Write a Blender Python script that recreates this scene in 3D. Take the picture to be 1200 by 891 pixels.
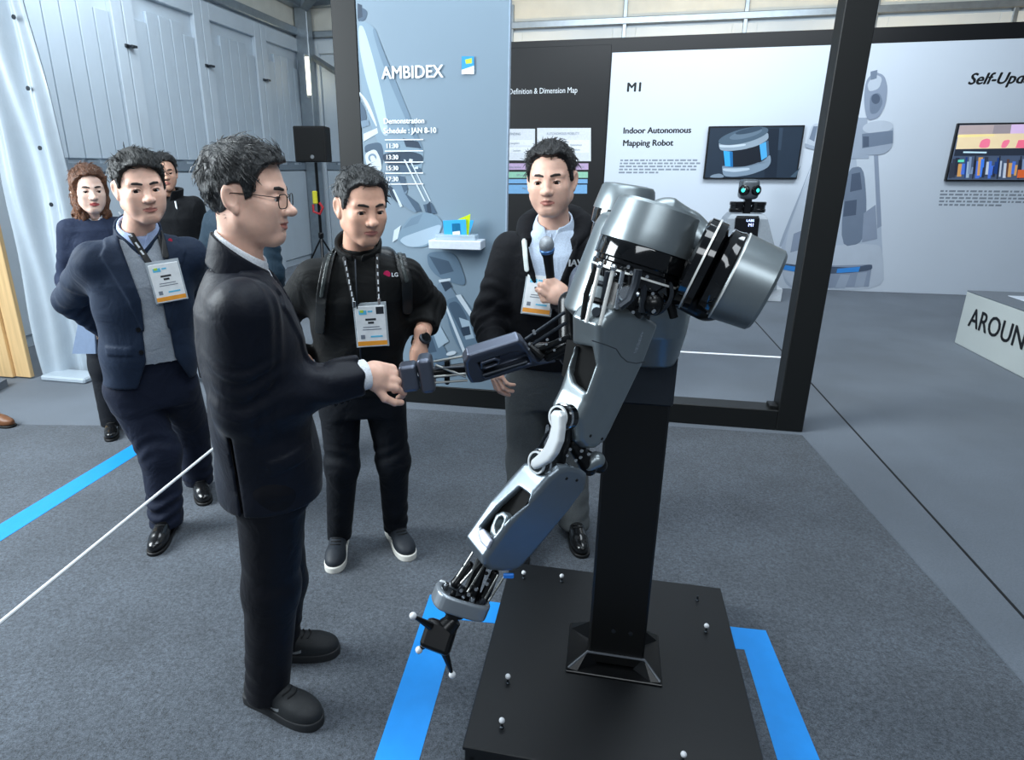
import bpy, bmesh, math, random
import numpy as np
from mathutils import Vector, Matrix
random.seed(7); np.random.seed(7)
for o in list(bpy.data.objects): bpy.data.objects.remove(o)
scene = bpy.context.scene
COL = scene.collection
# ------------------------------------------------------------------ camera
FPX, PPX, PPY, HC = 749.0, 550.0, 445.5, 1.62
PITCH = math.atan(250/749.0)
CP, SP = math.cos(PITCH), math.sin(PITCH)
cam_d = bpy.data.cameras.new('camera'); cam = bpy.data.objects.new('camera', cam_d); COL.objects.link(cam)
cam.location = (0, 0, HC); cam.rotation_euler = (math.pi/2 - PITCH, 0, 0)
cam_d.sensor_width = 36; cam_d.lens = FPX/1200*36; cam_d.shift_x = (600-PPX)/1200; cam_d.clip_start = .02; cam_d.clip_end = 100
scene.camera = cam
# ------------------------------------------------------------------ world, lights, exposure
vs = scene.view_settings
vs.view_transform = 'Standard'; vs.look = 'None'; vs.gamma = 1; vs.use_curve_mapping = False; vs.exposure = 0.0
world = bpy.data.worlds.new('daylight'); scene.world = world; world.use_nodes = True
bg = world.node_tree.nodes['Background']; bg.inputs[0].default_value = (.60, .74, .92, 1); bg.inputs[1].default_value = .16
def area(name, loc, target, sx, sy, power, col):
    l = bpy.data.lights.new(name, 'AREA'); l.shape = 'RECTANGLE'; l.size = sx; l.size_y = sy; l.energy = power; l.color = col
    o = bpy.data.objects.new(name, l); COL.objects.link(o); o.location = loc
    o.rotation_euler = (Vector(target)-Vector(loc)).to_track_quat('-Z', 'Y').to_euler()
    return o
area('daylight_from_tent_opening', (-4.2, 2.0, 2.9), (.2, 2.0, 1.0), 2.4, 2.4, 430, (.86, .95, 1.0))
area('ceiling_and_fill_lamp', (.6, 3.2, 4.3), (.6, 3.2, 0), 3.0, 1.2, 95, (.82, .92, 1.0))
area('ceiling_and_fill_lamp', (.2, .9, 4.2), (.2, 1.2, 0), 2.6, 1.0, 60, (.84, .93, 1.0))
area('ceiling_and_fill_lamp', (2.6, 6.6, 4.4), (3.2, 9.0, 1.2), 5.0, 1.0, 185, (.84, .93, 1.0))
area('ceiling_and_fill_lamp', (-3.4, 6.6, 4.4), (-4.6, 8.2, 1.0), 2.5, 2.5, 170, (.82, .92, 1.0))
area('ceiling_and_fill_lamp', (.3, -1.6, 3.6), (.1, 2.4, 1.1), 3.0, .8, 60, (.88, .95, 1.0))  # unseen fill lamp added behind the camera to brighten faces
area('warm_uplight', (-4.6, 10.2, 3.2), (-4.9, 10.9, 4.6), .8, .2, 14, (1.0, .62, .22))
for _a in (-1.6, 1.0, 3.6, 6.2):
    area('warm_uplight', (_a*.977+10.5*.211, -_a*.211+10.5*.977, 3.1), (_a*.977+11.1*.211, -_a*.211+11.1*.977, 3.95), 2.0, .12, 10, (1.0, .70, .34))
# ------------------------------------------------------------------ helpers: space
TH = -math.atan2(.211, .977)
UX, UY, WX, WY = math.cos(TH), math.sin(TH), -math.sin(TH), math.cos(TH)
def ray(u, v):
    a = (u-PPX)/FPX; b = -(v-PPY)/FPX
    return np.array([a, CP+b*SP, -SP+b*CP])
def P(u, v, Y):                      # point of the place seen at a pixel, at a given distance
    r = ray(u, v); t = Y/r[1]; return np.array([0, 0, HC]) + r*t
def FL(u, v, z=0.0):
    r = ray(u, v); t = (z-HC)/r[2]; q = np.array([0, 0, HC]) + r*t; q[2] = z; return q
def toab(q): return (q[0]*UX+q[1]*UY, q[0]*WX+q[1]*WY, q[2])
def BW(a, b, z=0.0): return Vector((a*UX+b*WX, a*UY+b*WY, z))
def PB(u, v, b):                     # on a booth plane of depth b -> (a, z)
    r = ray(u, v); t = b/(r[0]*WX+r[1]*WY); q = np.array([0, 0, HC])+r*t; k = toab(q); return (k[0], k[2])
def PA(u, v, a):
    r = ray(u, v); t = a/(r[0]*UX+r[1]*UY); q = np.array([0, 0, HC])+r*t; k = toab(q); return (k[1], k[2])
# ------------------------------------------------------------------ helpers: materials
MATS = {}
def lin(c):
    return tuple(((x/255)/12.92 if x/255 <= .04045 else ((x/255+.055)/1.055)**2.4) for x in c)
def mat(name, rgb, rough=.5, metal=0.0, var=.06, scale=40, bump=0.0, bscale=200, emit=0.0, coat=0.0, alpha=1.0, trans=0.0, stretch=(1, 1, 1), sheen=0.0, detail=4, ior=1.45):
    if name in MATS: return MATS[name]
    m = bpy.data.materials.new(name); m.use_nodes = True; MATS[name] = m
    nt = m.node_tree; b = nt.nodes['Principled BSDF']
    c = lin(rgb)
    tc = nt.nodes.new('ShaderNodeTexCoord'); mp = nt.nodes.new('ShaderNodeMapping'); mp.inputs['Scale'].default_value = stretch
    nt.links.new(tc.outputs['Object'], mp.inputs[0])
    n = nt.nodes.new('ShaderNodeTexNoise'); n.inputs['Scale'].default_value = scale; n.inputs['Detail'].default_value = detail
    nt.links.new(mp.outputs[0], n.inputs['Vector'])
    r = nt.nodes.new('ShaderNodeValToRGB'); nt.links.new(n.outputs['Fac'], r.inputs[0])
    r.color_ramp.elements[0].position = .3; r.color_ramp.elements[1].position = .7
    r.color_ramp.elements[0].color = tuple(max(0, x*(1-var)) for x in c)+(1,)
    r.color_ramp.elements[1].color = tuple(min(1, x*(1+var)) for x in c)+(1,)
    nt.links.new(r.outputs[0], b.inputs['Base Color'])
    b.inputs['Roughness'].default_value = rough; b.inputs['Metallic'].default_value = metal
    b.inputs['Coat Weight'].default_value = coat; b.inputs['IOR'].default_value = ior
    b.inputs['Transmission Weight'].default_value = trans; b.inputs['Alpha'].default_value = alpha
    b.inputs['Sheen Weight'].default_value = sheen
    if emit:
        nt.links.new(r.outputs[0], b.inputs['Emission Color']); b.inputs['Emission Strength'].default_value = emit
    if bump:
        n2 = nt.nodes.new('ShaderNodeTexNoise'); n2.inputs['Scale'].default_value = bscale; n2.inputs['Detail'].default_value = 3
        nt.links.new(mp.outputs[0], n2.inputs['Vector'])
        bp = nt.nodes.new('ShaderNodeBump'); bp.inputs['Strength'].default_value = bump; bp.inputs['Distance'].default_value = .01
        nt.links.new(n2.outputs['Fac'], bp.inputs['Height']); nt.links.new(bp.outputs[0], b.inputs['Normal'])
    return m
def setnode(m, **kw):
    b = m.node_tree.nodes['Principled BSDF']
    for k, v in kw.items(): b.inputs[k.replace('_', ' ')].default_value = v
    return m
# ------------------------------------------------------------------ helpers: objects
def tag(o, label=None, cat=None, group=None, kind=None):
    if label: o['label'] = label
    if cat: o['category'] = cat
    if group: o['group'] = group
    if kind: o['kind'] = kind
    return o
def empty(name, loc, rz=0.0, label=None, cat=None, group=None, kind=None):
    o = bpy.data.objects.new(name, None); COL.objects.link(o); o.location = loc; o.rotation_euler = (0, 0, rz); o.empty_display_size = .1
    return tag(o, label, cat, group, kind)
LOCAL = {}                           # root name -> inverse world matrix (so that parts can be given in world space)
def inv_of(par):
    M = Matrix.Identity(4); chain = []
    o = par
    while o is not None: chain.append(o); o = o.parent
    for o in reversed(chain): M = M @ (Matrix.Translation(o.location) @ o.rotation_euler.to_matrix().to_4x4())
    return M.inverted()
def mesh(name, V, F, m, par=None, world=True, smooth=False, angle=None, mats=None, fm=None):
    """One mesh object. V in world space when world, stored in the parent's own space."""
    V = np.asarray(V, dtype=np.float64).reshape(-1, 3)
    if par is not None and world:
        M = np.array(inv_of(par)); V = V @ M[:3, :3].T + M[:3, 3]
    me = bpy.data.meshes.new(name)
    me.from_pydata(V.tolist(), [], F if isinstance(F, list) else F.tolist())
    ms = mats if mats else [m]
    for k in ms: me.materials.append(k)
    if fm is not None: me.polygons.foreach_set('material_index', np.asarray(fm, dtype=np.int32))
    if smooth: me.polygons.foreach_set('use_smooth', [True]*len(me.polygons))
    me.update()
    if smooth and angle: me.set_sharp_from_angle(angle=math.radians(angle))
    o = bpy.data.objects.new(name, me); COL.objects.link(o); o.parent = par
    return o
def bm_out(bm):
    bmesh.ops.recalc_face_normals(bm, faces=bm.faces[:])
    bm.verts.index_update()
    V = np.array([v.co[:] for v in bm.verts]); F = [[v.index for v in f.verts] for f in bm.faces]; bm.free()
    return V, F
class MB:
    """collects shapes; every shape is given in one common space"""
    def __init__(s): s.V = []; s.F = []; s.n = 0
    def add(s, V, F):
        V = np.asarray(V, dtype=float).reshape(-1, 3); s.V.append(V); s.F += [[i+s.n for i in f] for f in F]; s.n += len(V); return s
    def box(s, lo, hi, bev=0.0, R=None, T=None, seg=1):
        bm = bmesh.new(); bmesh.ops.create_cube(bm, size=1)
        lo = np.array(lo, float); hi = np.array(hi, float); c = (lo+hi)/2; d = hi-lo
        for v in bm.verts: v.co = Vector((v.co.x*d[0]+c[0], v.co.y*d[1]+c[1], v.co.z*d[2]+c[2]))
        if bev: bmesh.ops.bevel(bm, geom=bm.edges[:], offset=bev, segments=seg, affect='EDGES', profile=.5)
        V, F = bm_out(bm)
        if R is not None: V = V @ np.array(R).T
        if T is not None: V = V+np.array(T)
        return s.add(V, F)
    def prism(s, pts, y0, y1, axis='y', bev=0.0):
        """polygon in (a, z) swept along y (or in (x,y) swept along z)"""
        bm = bmesh.new(); n = len(pts)
        if axis == 'y': A = [bm.verts.new((p[0], y0, p[1])) for p in pts]; B = [bm.verts.new((p[0], y1, p[1])) for p in pts]
        elif axis == 'x': A = [bm.verts.new((y0, p[0], p[1])) for p in pts]; B = [bm.verts.new((y1, p[0], p[1])) for p in pts]
        else: A = [bm.verts.new((p[0], p[1], y0)) for p in pts]; B = [bm.verts.new((p[0], p[1], y1)) for p in pts]
        bm.faces.new(A); bm.faces.new(B[::-1])
        for i in range(n): bm.faces.new((A[i], B[i], B[(i+1) % n], A[(i+1) % n]))
        if bev: bmesh.ops.bevel(bm, geom=bm.edges[:], offset=bev, segments=1, affect='EDGES')
        V, F = bm_out(bm); return s.add(V, F)
    def tube(s, pts, r, n=8, caps=True):
        pts = [np.array(p, float) for p in pts]; rs = r if hasattr(r, '__len__') else [r]*len(pts)
        V = []; F = []; prev = None
        for i, p in enumerate(pts):
            t = pts[min(i+1, len(pts)-1)]-pts[max(i-1, 0)]; t = t/(np.linalg.norm(t)+1e-9)
            if prev is None:
                a = np.array([0, 0, 1.]) if abs(t[2]) < .9 else np.array([1., 0, 0]); x = np.cross(a, t)
            else: x = prev-t*np.dot(prev, t)
            x /= np.linalg.norm(x)+1e-9; y = np.cross(t, x); prev = x
            for k in range(n):
                th = 2*math.pi*k/n; V.append(p+(x*math.cos(th)+y*math.sin(th))*rs[i])
        for i in range(len(pts)-1):
            for k in range(n): F.append([i*n+k, i*n+(k+1) % n, (i+1)*n+(k+1) % n, (i+1)*n+k])
        if caps: F.append(list(range(n))[::-1]); F.append([(len(pts)-1)*n+k for k in range(n)])
        return s.add(V, F)
    def lathe(s, prof, origin, axis, n=48, closed=False):
        """profile of (radius, along) turned about an axis"""
        ax = np.array(axis, float); ax /= np.linalg.norm(ax); a = np.array([0, 0, 1.]) if abs(ax[2]) < .9 else np.array([1., 0, 0])
        x = np.cross(a, ax); x /= np.linalg.norm(x); y = np.cross(ax, x); o = np.array(origin, float); V = []; F = []
        for r, h in prof:
            for k in range(n):
                th = 2*math.pi*k/n; V.append(o+ax*h+(x*math.cos(th)+y*math.sin(th))*r)
        m = len(prof)
        for i in range(m if closed else m-1):
            j = (i+1) % m
            for k in range(n): F.append([i*n+k, i*n+(k+1) % n, j*n+(k+1) % n, j*n+k])
        if not closed:
            if prof[0][0] > 1e-6: F.append(list(range(n))[::-1])
            if prof[-1][0] > 1e-6: F.append([(m-1)*n+k for k in range(n)])
        return s.add(V, F)
    def sphere(s, c, r, n=16, sc=(1, 1, 1)):
        V = []; F = []; m = n//2
        for i in range(m+1):
            ph = math.pi*i/m
            for k in range(n):
                th = 2*math.pi*k/n; V.append((c[0]+r*sc[0]*math.sin(ph)*math.cos(th), c[1]+r*sc[1]*math.sin(ph)*math.sin(th), c[2]+r*sc[2]*math.cos(ph)))
        for i in range(m):
            for k in range(n): F.append([i*n+k, (i+1)*n+k, (i+1)*n+(k+1) % n, i*n+(k+1) % n])
        return s.add(V, F)
    def booth(s):                    # (a, b, z) -> world
        out = []
        for V in s.V: out.append(np.stack([V[:, 0]*UX+V[:, 1]*WX, V[:, 0]*UY+V[:, 1]*WY, V[:, 2]], 1))
        s.V = out; return s
    def xf(s, R, T): s.V = [V @ np.array(R).T+np.array(T) for V in s.V]; return s
    def build(s, name, m, par=None, smooth=False, angle=35, world=True):
        o = mesh(name, np.concatenate(s.V), s.F, m, par, world, smooth, angle)
        bm = bmesh.new(); bm.from_mesh(o.data); bmesh.ops.recalc_face_normals(bm, faces=bm.faces[:]); bm.to_mesh(o.data); bm.free()
        return o
def text(name, s, size, m, par, a, z, b, italic=0.0, bold=0.0, align='LEFT', sx=1.0, rot=None, T=None):
    """lettering standing on a booth plane, facing the camera (or on any frame rot/T)"""
    cu = bpy.data.curves.new(name, 'FONT'); cu.body = s; cu.size = size; cu.align_x = align; cu.shear = italic; cu.extrude = .0004; cu.resolution_u = 3
    o = bpy.data.objects.new(name, cu); COL.objects.link(o)
    me = bpy.data.meshes.new_from_object(o)
    bpy.data.objects.remove(o); bpy.data.curves.remove(cu)
    V = np.array([v.co[:] for v in me.vertices]).reshape(-1, 3); F = [list(p.vertices) for p in me.polygons]; bpy.data.meshes.remove(me)
    V[:, 0] *= sx
    if bold:
        n0 = len(V); F0 = list(F); V0 = V
        for i, (dx, dy) in enumerate(((bold, 0), (-bold, 0), (0, bold*.6), (0, -bold*.6))):
            V = np.concatenate([V, V0+np.array([dx, dy, .00002*(i+1)])]); F = F+[[k+n0*(i+1) for k in f] for f in F0]
    if rot is None:
        Q = np.stack([a+V[:, 0], np.full(len(V), b)-V[:, 2]-.0006, z+V[:, 1]], 1)
        Q = np.stack([Q[:, 0]*UX+Q[:, 1]*WX, Q[:, 0]*UY+Q[:, 1]*WY, Q[:, 2]], 1)
    else: Q = V @ np.array(rot).T+np.array(T)
    return mesh(name, Q, F, m, par)
def decal(name, pts, b, m, par, layer=1, px=True, smooth=True):
    """flat print on a booth plane; points by where they lie on that plane"""
    q = [PB(u, v, b) for u, v in pts] if px else pts
    y = b-.0003*layer
    if len(q) >= 5 and smooth:
        for _ in range(2): q = [k_ for p_, r_ in zip(q, q[1:]+q[:1]) for k_ in ((p_[0]*.8+r_[0]*.2, p_[1]*.8+r_[1]*.2), (p_[0]*.2+r_[0]*.8, p_[1]*.2+r_[1]*.8))]
    V = [tuple(BW(a, y, z)) for a, z in q]
    bm = bmesh.new(); vs_ = [bm.verts.new(v) for v in V]; f = bm.faces.new(vs_); bmesh.ops.triangulate(bm, faces=[f], ngon_method='EAR_CLIP')
    bm.verts.index_update(); F = [[v.index for v in g.verts] for g in bm.faces]; bm.free()
    return mesh(name, V, F, m, par)
def ell(cx, cy, rx, ry, n=28, a0=0, a1=360, rot=0):
    c, s = math.cos(math.radians(rot)), math.sin(math.radians(rot))
    out = []
    for k in range(n):
        t = math.radians(a0+(a1-a0)*k/(n if a1-a0 == 360 else n-1)); x = rx*math.cos(t); y = ry*math.sin(t); out.append((cx+x*c-y*s, cy+x*s+y*c))
    return out
def copy_tree(o, parent=None):
    c = o.copy(); COL.objects.link(c); c.parent = parent
    for ch in [k for k in o.children]: copy_tree(ch, c)
    return c
# ================================================================== THE SETTING
def carpet(name, c, dark=.55, sc=420, big=3.0):
    m = bpy.data.materials.new(name); m.use_nodes = True; nt = m.node_tree; b = nt.nodes['Principled BSDF']
    tc = nt.nodes.new('ShaderNodeTexCoord')
    n1 = nt.nodes.new('ShaderNodeTexNoise'); n1.inputs['Scale'].default_value = sc; n1.inputs['Detail'].default_value = 2
    n2 = nt.nodes.new('ShaderNodeTexNoise'); n2.inputs['Scale'].default_value = big; n2.inputs['Detail'].default_value = 6
    n3 = nt.nodes.new('ShaderNodeTexNoise'); n3.inputs['Scale'].default_value = sc*.35; n3.inputs['Detail'].default_value = 3
    for n in (n1, n2, n3): nt.links.new(tc.outputs['Object'], n.inputs['Vector'])
    r1 = nt.nodes.new('ShaderNodeValToRGB'); r1.color_ramp.elements[0].position = .35; r1.color_ramp.elements[1].position = .68
    l = lin(c); r1.color_ramp.elements[0].color = tuple(x*dark for x in l)+(1,); r1.color_ramp.elements[1].color = tuple(min(1, x*(2-dark)) for x in l)+(1,)
    mx0 = nt.nodes.new('ShaderNodeMix'); mx0.data_type = 'FLOAT'; mx0.inputs[0].default_value = .45
    nt.links.new(n1.outputs[0], mx0.inputs[2]); nt.links.new(n3.outputs[0], mx0.inputs[3]); nt.links.new(mx0.outputs[0], r1.inputs[0])
    r2 = nt.nodes.new('ShaderNodeValToRGB'); r2.color_ramp.elements[0].position = .3; r2.color_ramp.elements[1].position = .7
    r2.color_ramp.elements[0].color = (.78, .78, .78, 1); r2.color_ramp.elements[1].color = (1.12, 1.12, 1.12, 1); nt.links.new(n2.outputs[0], r2.inputs[0])
    mx = nt.nodes.new('ShaderNodeMix'); mx.data_type = 'RGBA'; mx.blend_type = 'MULTIPLY'; mx.inputs[0].default_value = 1
    nt.links.new(r1.outputs[0], mx.inputs[6]); nt.links.new(r2.outputs[0], mx.inputs[7]); nt.links.new(mx.outputs[2], b.inputs['Base Color'])
    b.inputs['Roughness'].default_value = .95; b.inputs['Sheen Weight'].default_value = .15
    bp = nt.nodes.new('ShaderNodeBump'); bp.inputs['Strength'].default_value = .5; bp.inputs['Distance'].default_value = .006
    nt.links.new(n1.outputs[0], bp.inputs['Height']); nt.links.new(bp.outputs[0], b.inputs['Normal'])
    return m
M_carpet_d = carpet('dark_grey_carpet', (74, 81, 90), .3, 260)
M_carpet_l = carpet('light_grey_carpet', (100, 109, 120), .8, 300, 1.2)
floor = MB().box((-9, -3, -.05), (9, 11.3, 0)).booth().build('floor', M_carpet_l)
tag(floor, 'flat light blue-grey exhibition carpet covering the whole hall floor', None, None, 'structure')
MB().prism([(-3.6, 3.22), (-2.1, 3.5), (-1.9, 4.0), (1.275, 4.1), (1.44, 1.9), (1.5, -2.5), (-6, -2.5), (-6, 2.9)], .0, .004, 'z').booth().build('carpet_field', M_carpet_d, floor)
MB().box((1.622, -2.5, 0), (1.634, 9.6, .0015)).booth().build('carpet_joint', mat('joint_black', (20, 22, 25), .8), floor)
M_tent = mat('tent_white_panel', (196, 208, 218), .42, 0, .04, 3, .05, 6)
M_tent2 = mat('tent_rib_white', (190, 203, 214), .45, 0, .03, 3)
M_alu = mat('aluminium_beam', (150, 160, 168), .35, .7, .08, 12)
M_joint_shadow = mat('joint_shadow_grey', (128, 141, 153), .6)
M_steel = mat('latch_steel', (70, 76, 82), .35, .9)
AL, BR = -5.28, 11.15                       # tent side wall and rear wall
# side wall: panel units between b seams, each with ribs
wl = MB().box((AL-.08, -3, 0), (AL-.03, BR, 4.2)).booth().build('wall_left', M_tent)
tag(wl, 'white rigid tent wall of tall ribbed panels on the left', None, None, 'structure')
def tent_panel(parent, axis, s0, s1, fixed, ztop, zj=1.60):
    """frame of one panel with ribbed field, chamfered head and notched joint strip"""
    def bx(m, p0, p1, d0, d1, z0, z1, bev=0.0):
        if axis == 'b': m.box((fixed+d0, p0, z0), (fixed+d1, p1, z1), bev)
        else: m.box((p0, fixed-d1, z0), (p1, fixed-d0, z1), bev)
    fr = MB()
    bx(fr, s0+.01, s0+.17, -.03, .035, 0, ztop, .006); bx(fr, s1-.17, s1-.01, -.03, .035, 0, ztop, .006); bx(fr, s0+.17, s1-.17, -.03, .034, ztop-.2, ztop, .006)
    o = fr.booth().build('panel_frame', M_tent, parent)
    k = 5; w = (s1-s0-.36)/k
    for i in range(k):
        p0 = s0+.18+i*w
        r = MB(); top = ztop-.34 - (.12 if i in (0, k-1) else 0)
        bx(r, p0+.008, p0+w-.008, -.03, .010, zj+.10, top, .006)
        r.booth().build('rib', M_tent2, o)
    j = MB(); bx(j, s0+.17, s1-.17, -.03, .02, zj-.03, zj+.055)  # grey strip stands for the shadow at the panel joint
    for i in range(3): bx(j, s0+.2+i*.42, s0+.36+i*.42, -.03, .021, zj+.055, zj+.085)
    j.booth().build('joint_shadow_strip', M_joint_shadow, o)
    lo = MB(); bx(lo, s0+.175, s1-.175, -.03, .01, .12, zj-.05, .006); lo.booth().build('lower_field', M_tent, o)
    return o
seams = [2.38, 3.84, 5.30, 6.76, 8.216, 9.675, 11.1]
for s0, s1 in zip(seams[:-1], seams[1:]): tent_panel(wl, 'b', s0, s1, AL, 3.62)
for s in seams[3:-1]:
    for z in (1.78, 2.86):
        l = MB().box((AL+.03, s-.05, z-.018), (AL+.05, s+.02, z+.018), .004).box((AL+.045, s-.01, z-.014), (AL+.10, s+.075, z+.012), .004); l.booth().build('latch', M_steel, wl)
    MB().box((AL-.03, s-.012, 0), (AL+.012, s+.012, 3.62)).booth().build('seam_gap', mat('seam_grey', (92, 104, 114), .7), wl)
MB().box((AL-.03, -3, 3.66), (AL+.06, BR, 3.78), .01).booth().build('wall_rail', M_alu, wl)
M_vinyl = mat('tent_vinyl_clerestory', (214, 214, 205), .5, 0, .06, 4, .1, 8)
MB().box((AL-.02, -3, 3.78), (AL, BR, 4.4)).booth().build('clerestory_skin', M_vinyl, wl)
# rear tent wall
wr = MB().box((AL, BR+.03, 0), (9, BR+.08, 4.6)).booth().build('wall_rear', M_tent)
tag(wr, 'pale tent rear wall with panel heads showing above the display wall', None, None, 'structure')
x = AL+.12; k = 0
while x < 8.6:
    tent_panel(wr, 'a', x, x+1.72, BR, 3.62)
    MB().box((x-.03, BR-.05, 0), (x+.03, BR+.02, 4.0), .006).booth().build('mullion', M_alu, wr)
    x += 1.72; k += 1
MB().box((AL, BR-.06, 3.66), (9, BR+.02, 3.76), .01).booth().build('wall_rail', M_alu, wr)
MB().box((AL, BR-.01, 3.76), (9, BR+.0, 4.1)).booth().build('clerestory_skin', M_vinyl, wr)
MB().box((AL, BR-.14, 4.1), (9, BR+.02, 4.24), .01).booth().build('eave_beam', M_alu, wr)
# corner column, brace, glowing strip for a reflection
cc = MB().box((AL+.02, BR-.30, 0), (AL+.24, BR-.10, 4.3), .012).booth().build('corner_column', M_alu)
tag(cc, 'grey aluminium corner column of the tent with a glowing strip standing for reflected light', 'tent column')
MB().tube([tuple((AL+.26, BR-.42, 2.75)), (AL+.26, BR-.42, 3.32)], .022).booth().build('reflection_strip', mat('warm_reflection_strip', (255, 236, 196), .4, emit=9.0), cc)  # glowing strip put in for light reflected at the corner
MB().box((AL+.20, BR-.47, 2.7), (AL+.235, BR-.37, 3.36), .004).booth().build('strip_bracket', M_alu, cc)
MB().tube([(AL+.24, BR-.16, 3.35), (AL+1.6, BR-.16, 2.55)], .05, 4).booth().build('brace', M_alu, cc)
br2 = MB().tube([(AL+.15, BR-.2, 4.05), (AL+2.6, BR-2.4, 4.75)], .085, 4).booth().build('roof_beam', M_alu)
tag(br2, 'aluminium roof beam springing from the tent corner', 'beam')
br3 = MB().box((AL, -3, 4.06), (AL+.16, BR-.2, 4.26), .012).booth().build('eave_beam', M_alu)
tag(br3, 'long aluminium eave beam along the top of the left tent wall', 'beam')
tr = MB().tube([(AL+.12, BR-.3, 3.95), (AL+.45, BR-.75, 4.6)], .02, 6).build('tie_rod', M_steel, None) if False else None
# roof skin
M_roof = mat('tent_roof_skin', (205, 212, 216), .7, 0, .05, 1.2, .08, 3)
V = [BW(AL, -3, 4.25), BW(AL, 11.3, 4.25), BW(1.8, 11.3, 6.2), BW(1.8, -3, 6.2), BW(9, 11.3, 4.4), BW(9, -3, 4.4)]
ce = mesh('ceiling', [tuple(v) for v in V], [[0, 1, 2, 3], [3, 2, 4, 5]], M_roof); tag(ce, 'pale pitched tent roof skin over the hall', None, None, 'structure')
# vinyl curtain by the entrance (hanging, wavy) and wooden boards
def curtain():
    a0, a1, b0, b1 = -4.42, -4.05, 4.10, 4.30
    n, mz = 34, 40; V = []; F = []
    for i in range(mz+1):
        z = 3.9*i/mz
        for k in range(n+1):
            t = k/n; wv = .035*math.sin(t*9+.6*math.sin(z*2.1))+.02*math.sin(t*21+z*1.7)+.015*math.sin(z*5+t*6)
            V.append(tuple(BW(a0+(a1-a0)*t+.03*math.sin(z*1.3), b0+(b1-b0)*t-wv-.02*math.sin(3*z)*t, z+.012)))
    nv = len(V); V += [tuple(np.array(v)+np.array(BW(-.004, .012, 0))) for v in V]
    for i in range(mz):
        for k in range(n):
            q = [i*(n+1)+k, i*(n+1)+k+1, (i+1)*(n+1)+k+1, (i+1)*(n+1)+k]; F.append(q); F.append([j+nv for j in q][::-1])
    e = empty('vinyl_curtain', BW(-4.2, 4.2, 0), TH, 'white vinyl tent curtain hanging beside the wooden boards at far left', 'curtain')
    mesh('sheet', V, F, mat('white_vinyl', (178, 190, 200), .38, 0, .04, 5, .25, 14), e, smooth=True)
    for z in (.5, .95, 1.35, 1.75, 2.15, 2.6):
        MB().lathe([(.004, 0), (.016, 0), (.016, .006), (.004, .006)], BW(-4.12, 4.2, z), (WX*-1, WY*-1, 0), 14).build('eyelet', M_steel, e)
    MB().box((-4.36, 4.0, .0), (-3.95, 4.2, .045), .012).booth().build('hem_weight', mat('white_vinyl', (1, 1, 1)), e)
curtain()
M_wood = mat('pale_plywood', (226, 190, 138), .5, 0, .16, 5, .05, 30, stretch=(6, 6, .35))
wb = empty('board_wall', BW(-4.7, 4.05, 0), TH, 'pale wooden boards standing upright at the far left edge', 'wood boards')
for i in range(5):
    a = -4.47-.145*i
    MB().box((a-.141, 4.02-.02*i-.006*(i % 2), .012), (a, 4.06-.02*i, 3.6), .004).booth().build('plank', M_wood, wb)
rp = MB()
rp.add([BW(-5.15, 3.35, .005), BW(-4.42, 3.57, .005), BW(-4.42, 3.64, .06), BW(-5.15, 3.45, .07), BW(-5.15, 3.83, .07), BW(-4.5, 3.84, .06), BW(-4.5, 3.84, 0), BW(-5.15, 3.83, 0)], [[0, 1, 2, 3], [3, 2, 5, 4], [1, 6, 5, 2], [0, 3, 4, 7], [0, 7, 6, 1], [4, 5, 6, 7]])
tag(rp.build('carpet_ramp', M_carpet_l), 'low carpeted ramp in front of the wooden boards', 'ramp')
# ------------------------------------------------------------------ floor tapes and the white strip
M_tape = mat('blue_floor_tape', (22, 140, 226), .5, 0, .03, 20, .05, 60)
def tape(name, pts, label): return tag(MB().prism(pts, .004, .0055, 'z').booth().build(name, M_tape), label, 'floor tape', 'blue floor tapes')
tape('floor_tape', [(-2.72, 1.2), (-2.59, 1.2), (-2.65, 2.99), (-2.775, 3.08)], 'blue floor tape strip running behind the man in the open navy jacket')
tape('floor_tape', [(-.52, .6), (-.405, .6), (-.46, 1.94), (-.30, 1.95), (-.30, 2.07), (-.605, 2.06)], 'blue floor tape corner on the left of the black platform')
tape('floor_tape', [(.44, 1.99), (.56, 2.0), (.57, 1.55), (.58, .6), (.71, .6), (.69, 1.55), (.655, 2.12), (.44, 2.11)], 'blue floor tape corner on the right of the black platform')
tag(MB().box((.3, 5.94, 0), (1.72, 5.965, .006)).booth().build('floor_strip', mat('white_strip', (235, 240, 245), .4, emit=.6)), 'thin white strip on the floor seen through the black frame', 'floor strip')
# ------------------------------------------------------------------ display wall
M_wwhite = mat('display_white', (216, 225, 236), .55, 0, .012, 1.5)
M_wblack = mat('display_black', (13, 14, 17), .45, 0, .05, 3)
M_ink = mat('black_ink', (18, 20, 24), .5); M_inkw = mat('white_ink', (238, 243, 247), .5); M_inkg = mat('grey_ink', (140, 150, 162), .6)
BD = 9.63
dw = empty('wall_back', BW(2.5, BD, 0), TH, 'long exhibition display wall with white graphic panels in a black surround', None, None, 'structure')
za = PB(717, 63, BD)[1]
MB().box((-2.75, BD+.02, 0), (9, BD+.22, 3.24), .004).booth().build('surround', M_wblack, dw)
MB().box((-.135, BD, 0), (8.8, BD+.03, 3.06), .003).booth().build('white_panel', M_wwhite, dw)
MB().box((-2.7, BD+.004, 0), (-.15, BD+.03, 3.16), .003).booth().build('black_panel', M_wblack, dw)
def wtext(s, u, v, cap, m, bold=.0, italic=0.0, sx=1.0, b=BD, name='lettering', par=None):
    a, z = PB(u, v, b); z2 = PB(u, v-cap, b)[1]
    return text(name, s, (z2-z)/.70, m, par if par is not None else dw, a, z, b, italic, bold, 'LEFT', sx)
wtext('M1', 734, 107.5, 10.6, M_ink, .006, 0, 1.06)
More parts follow.
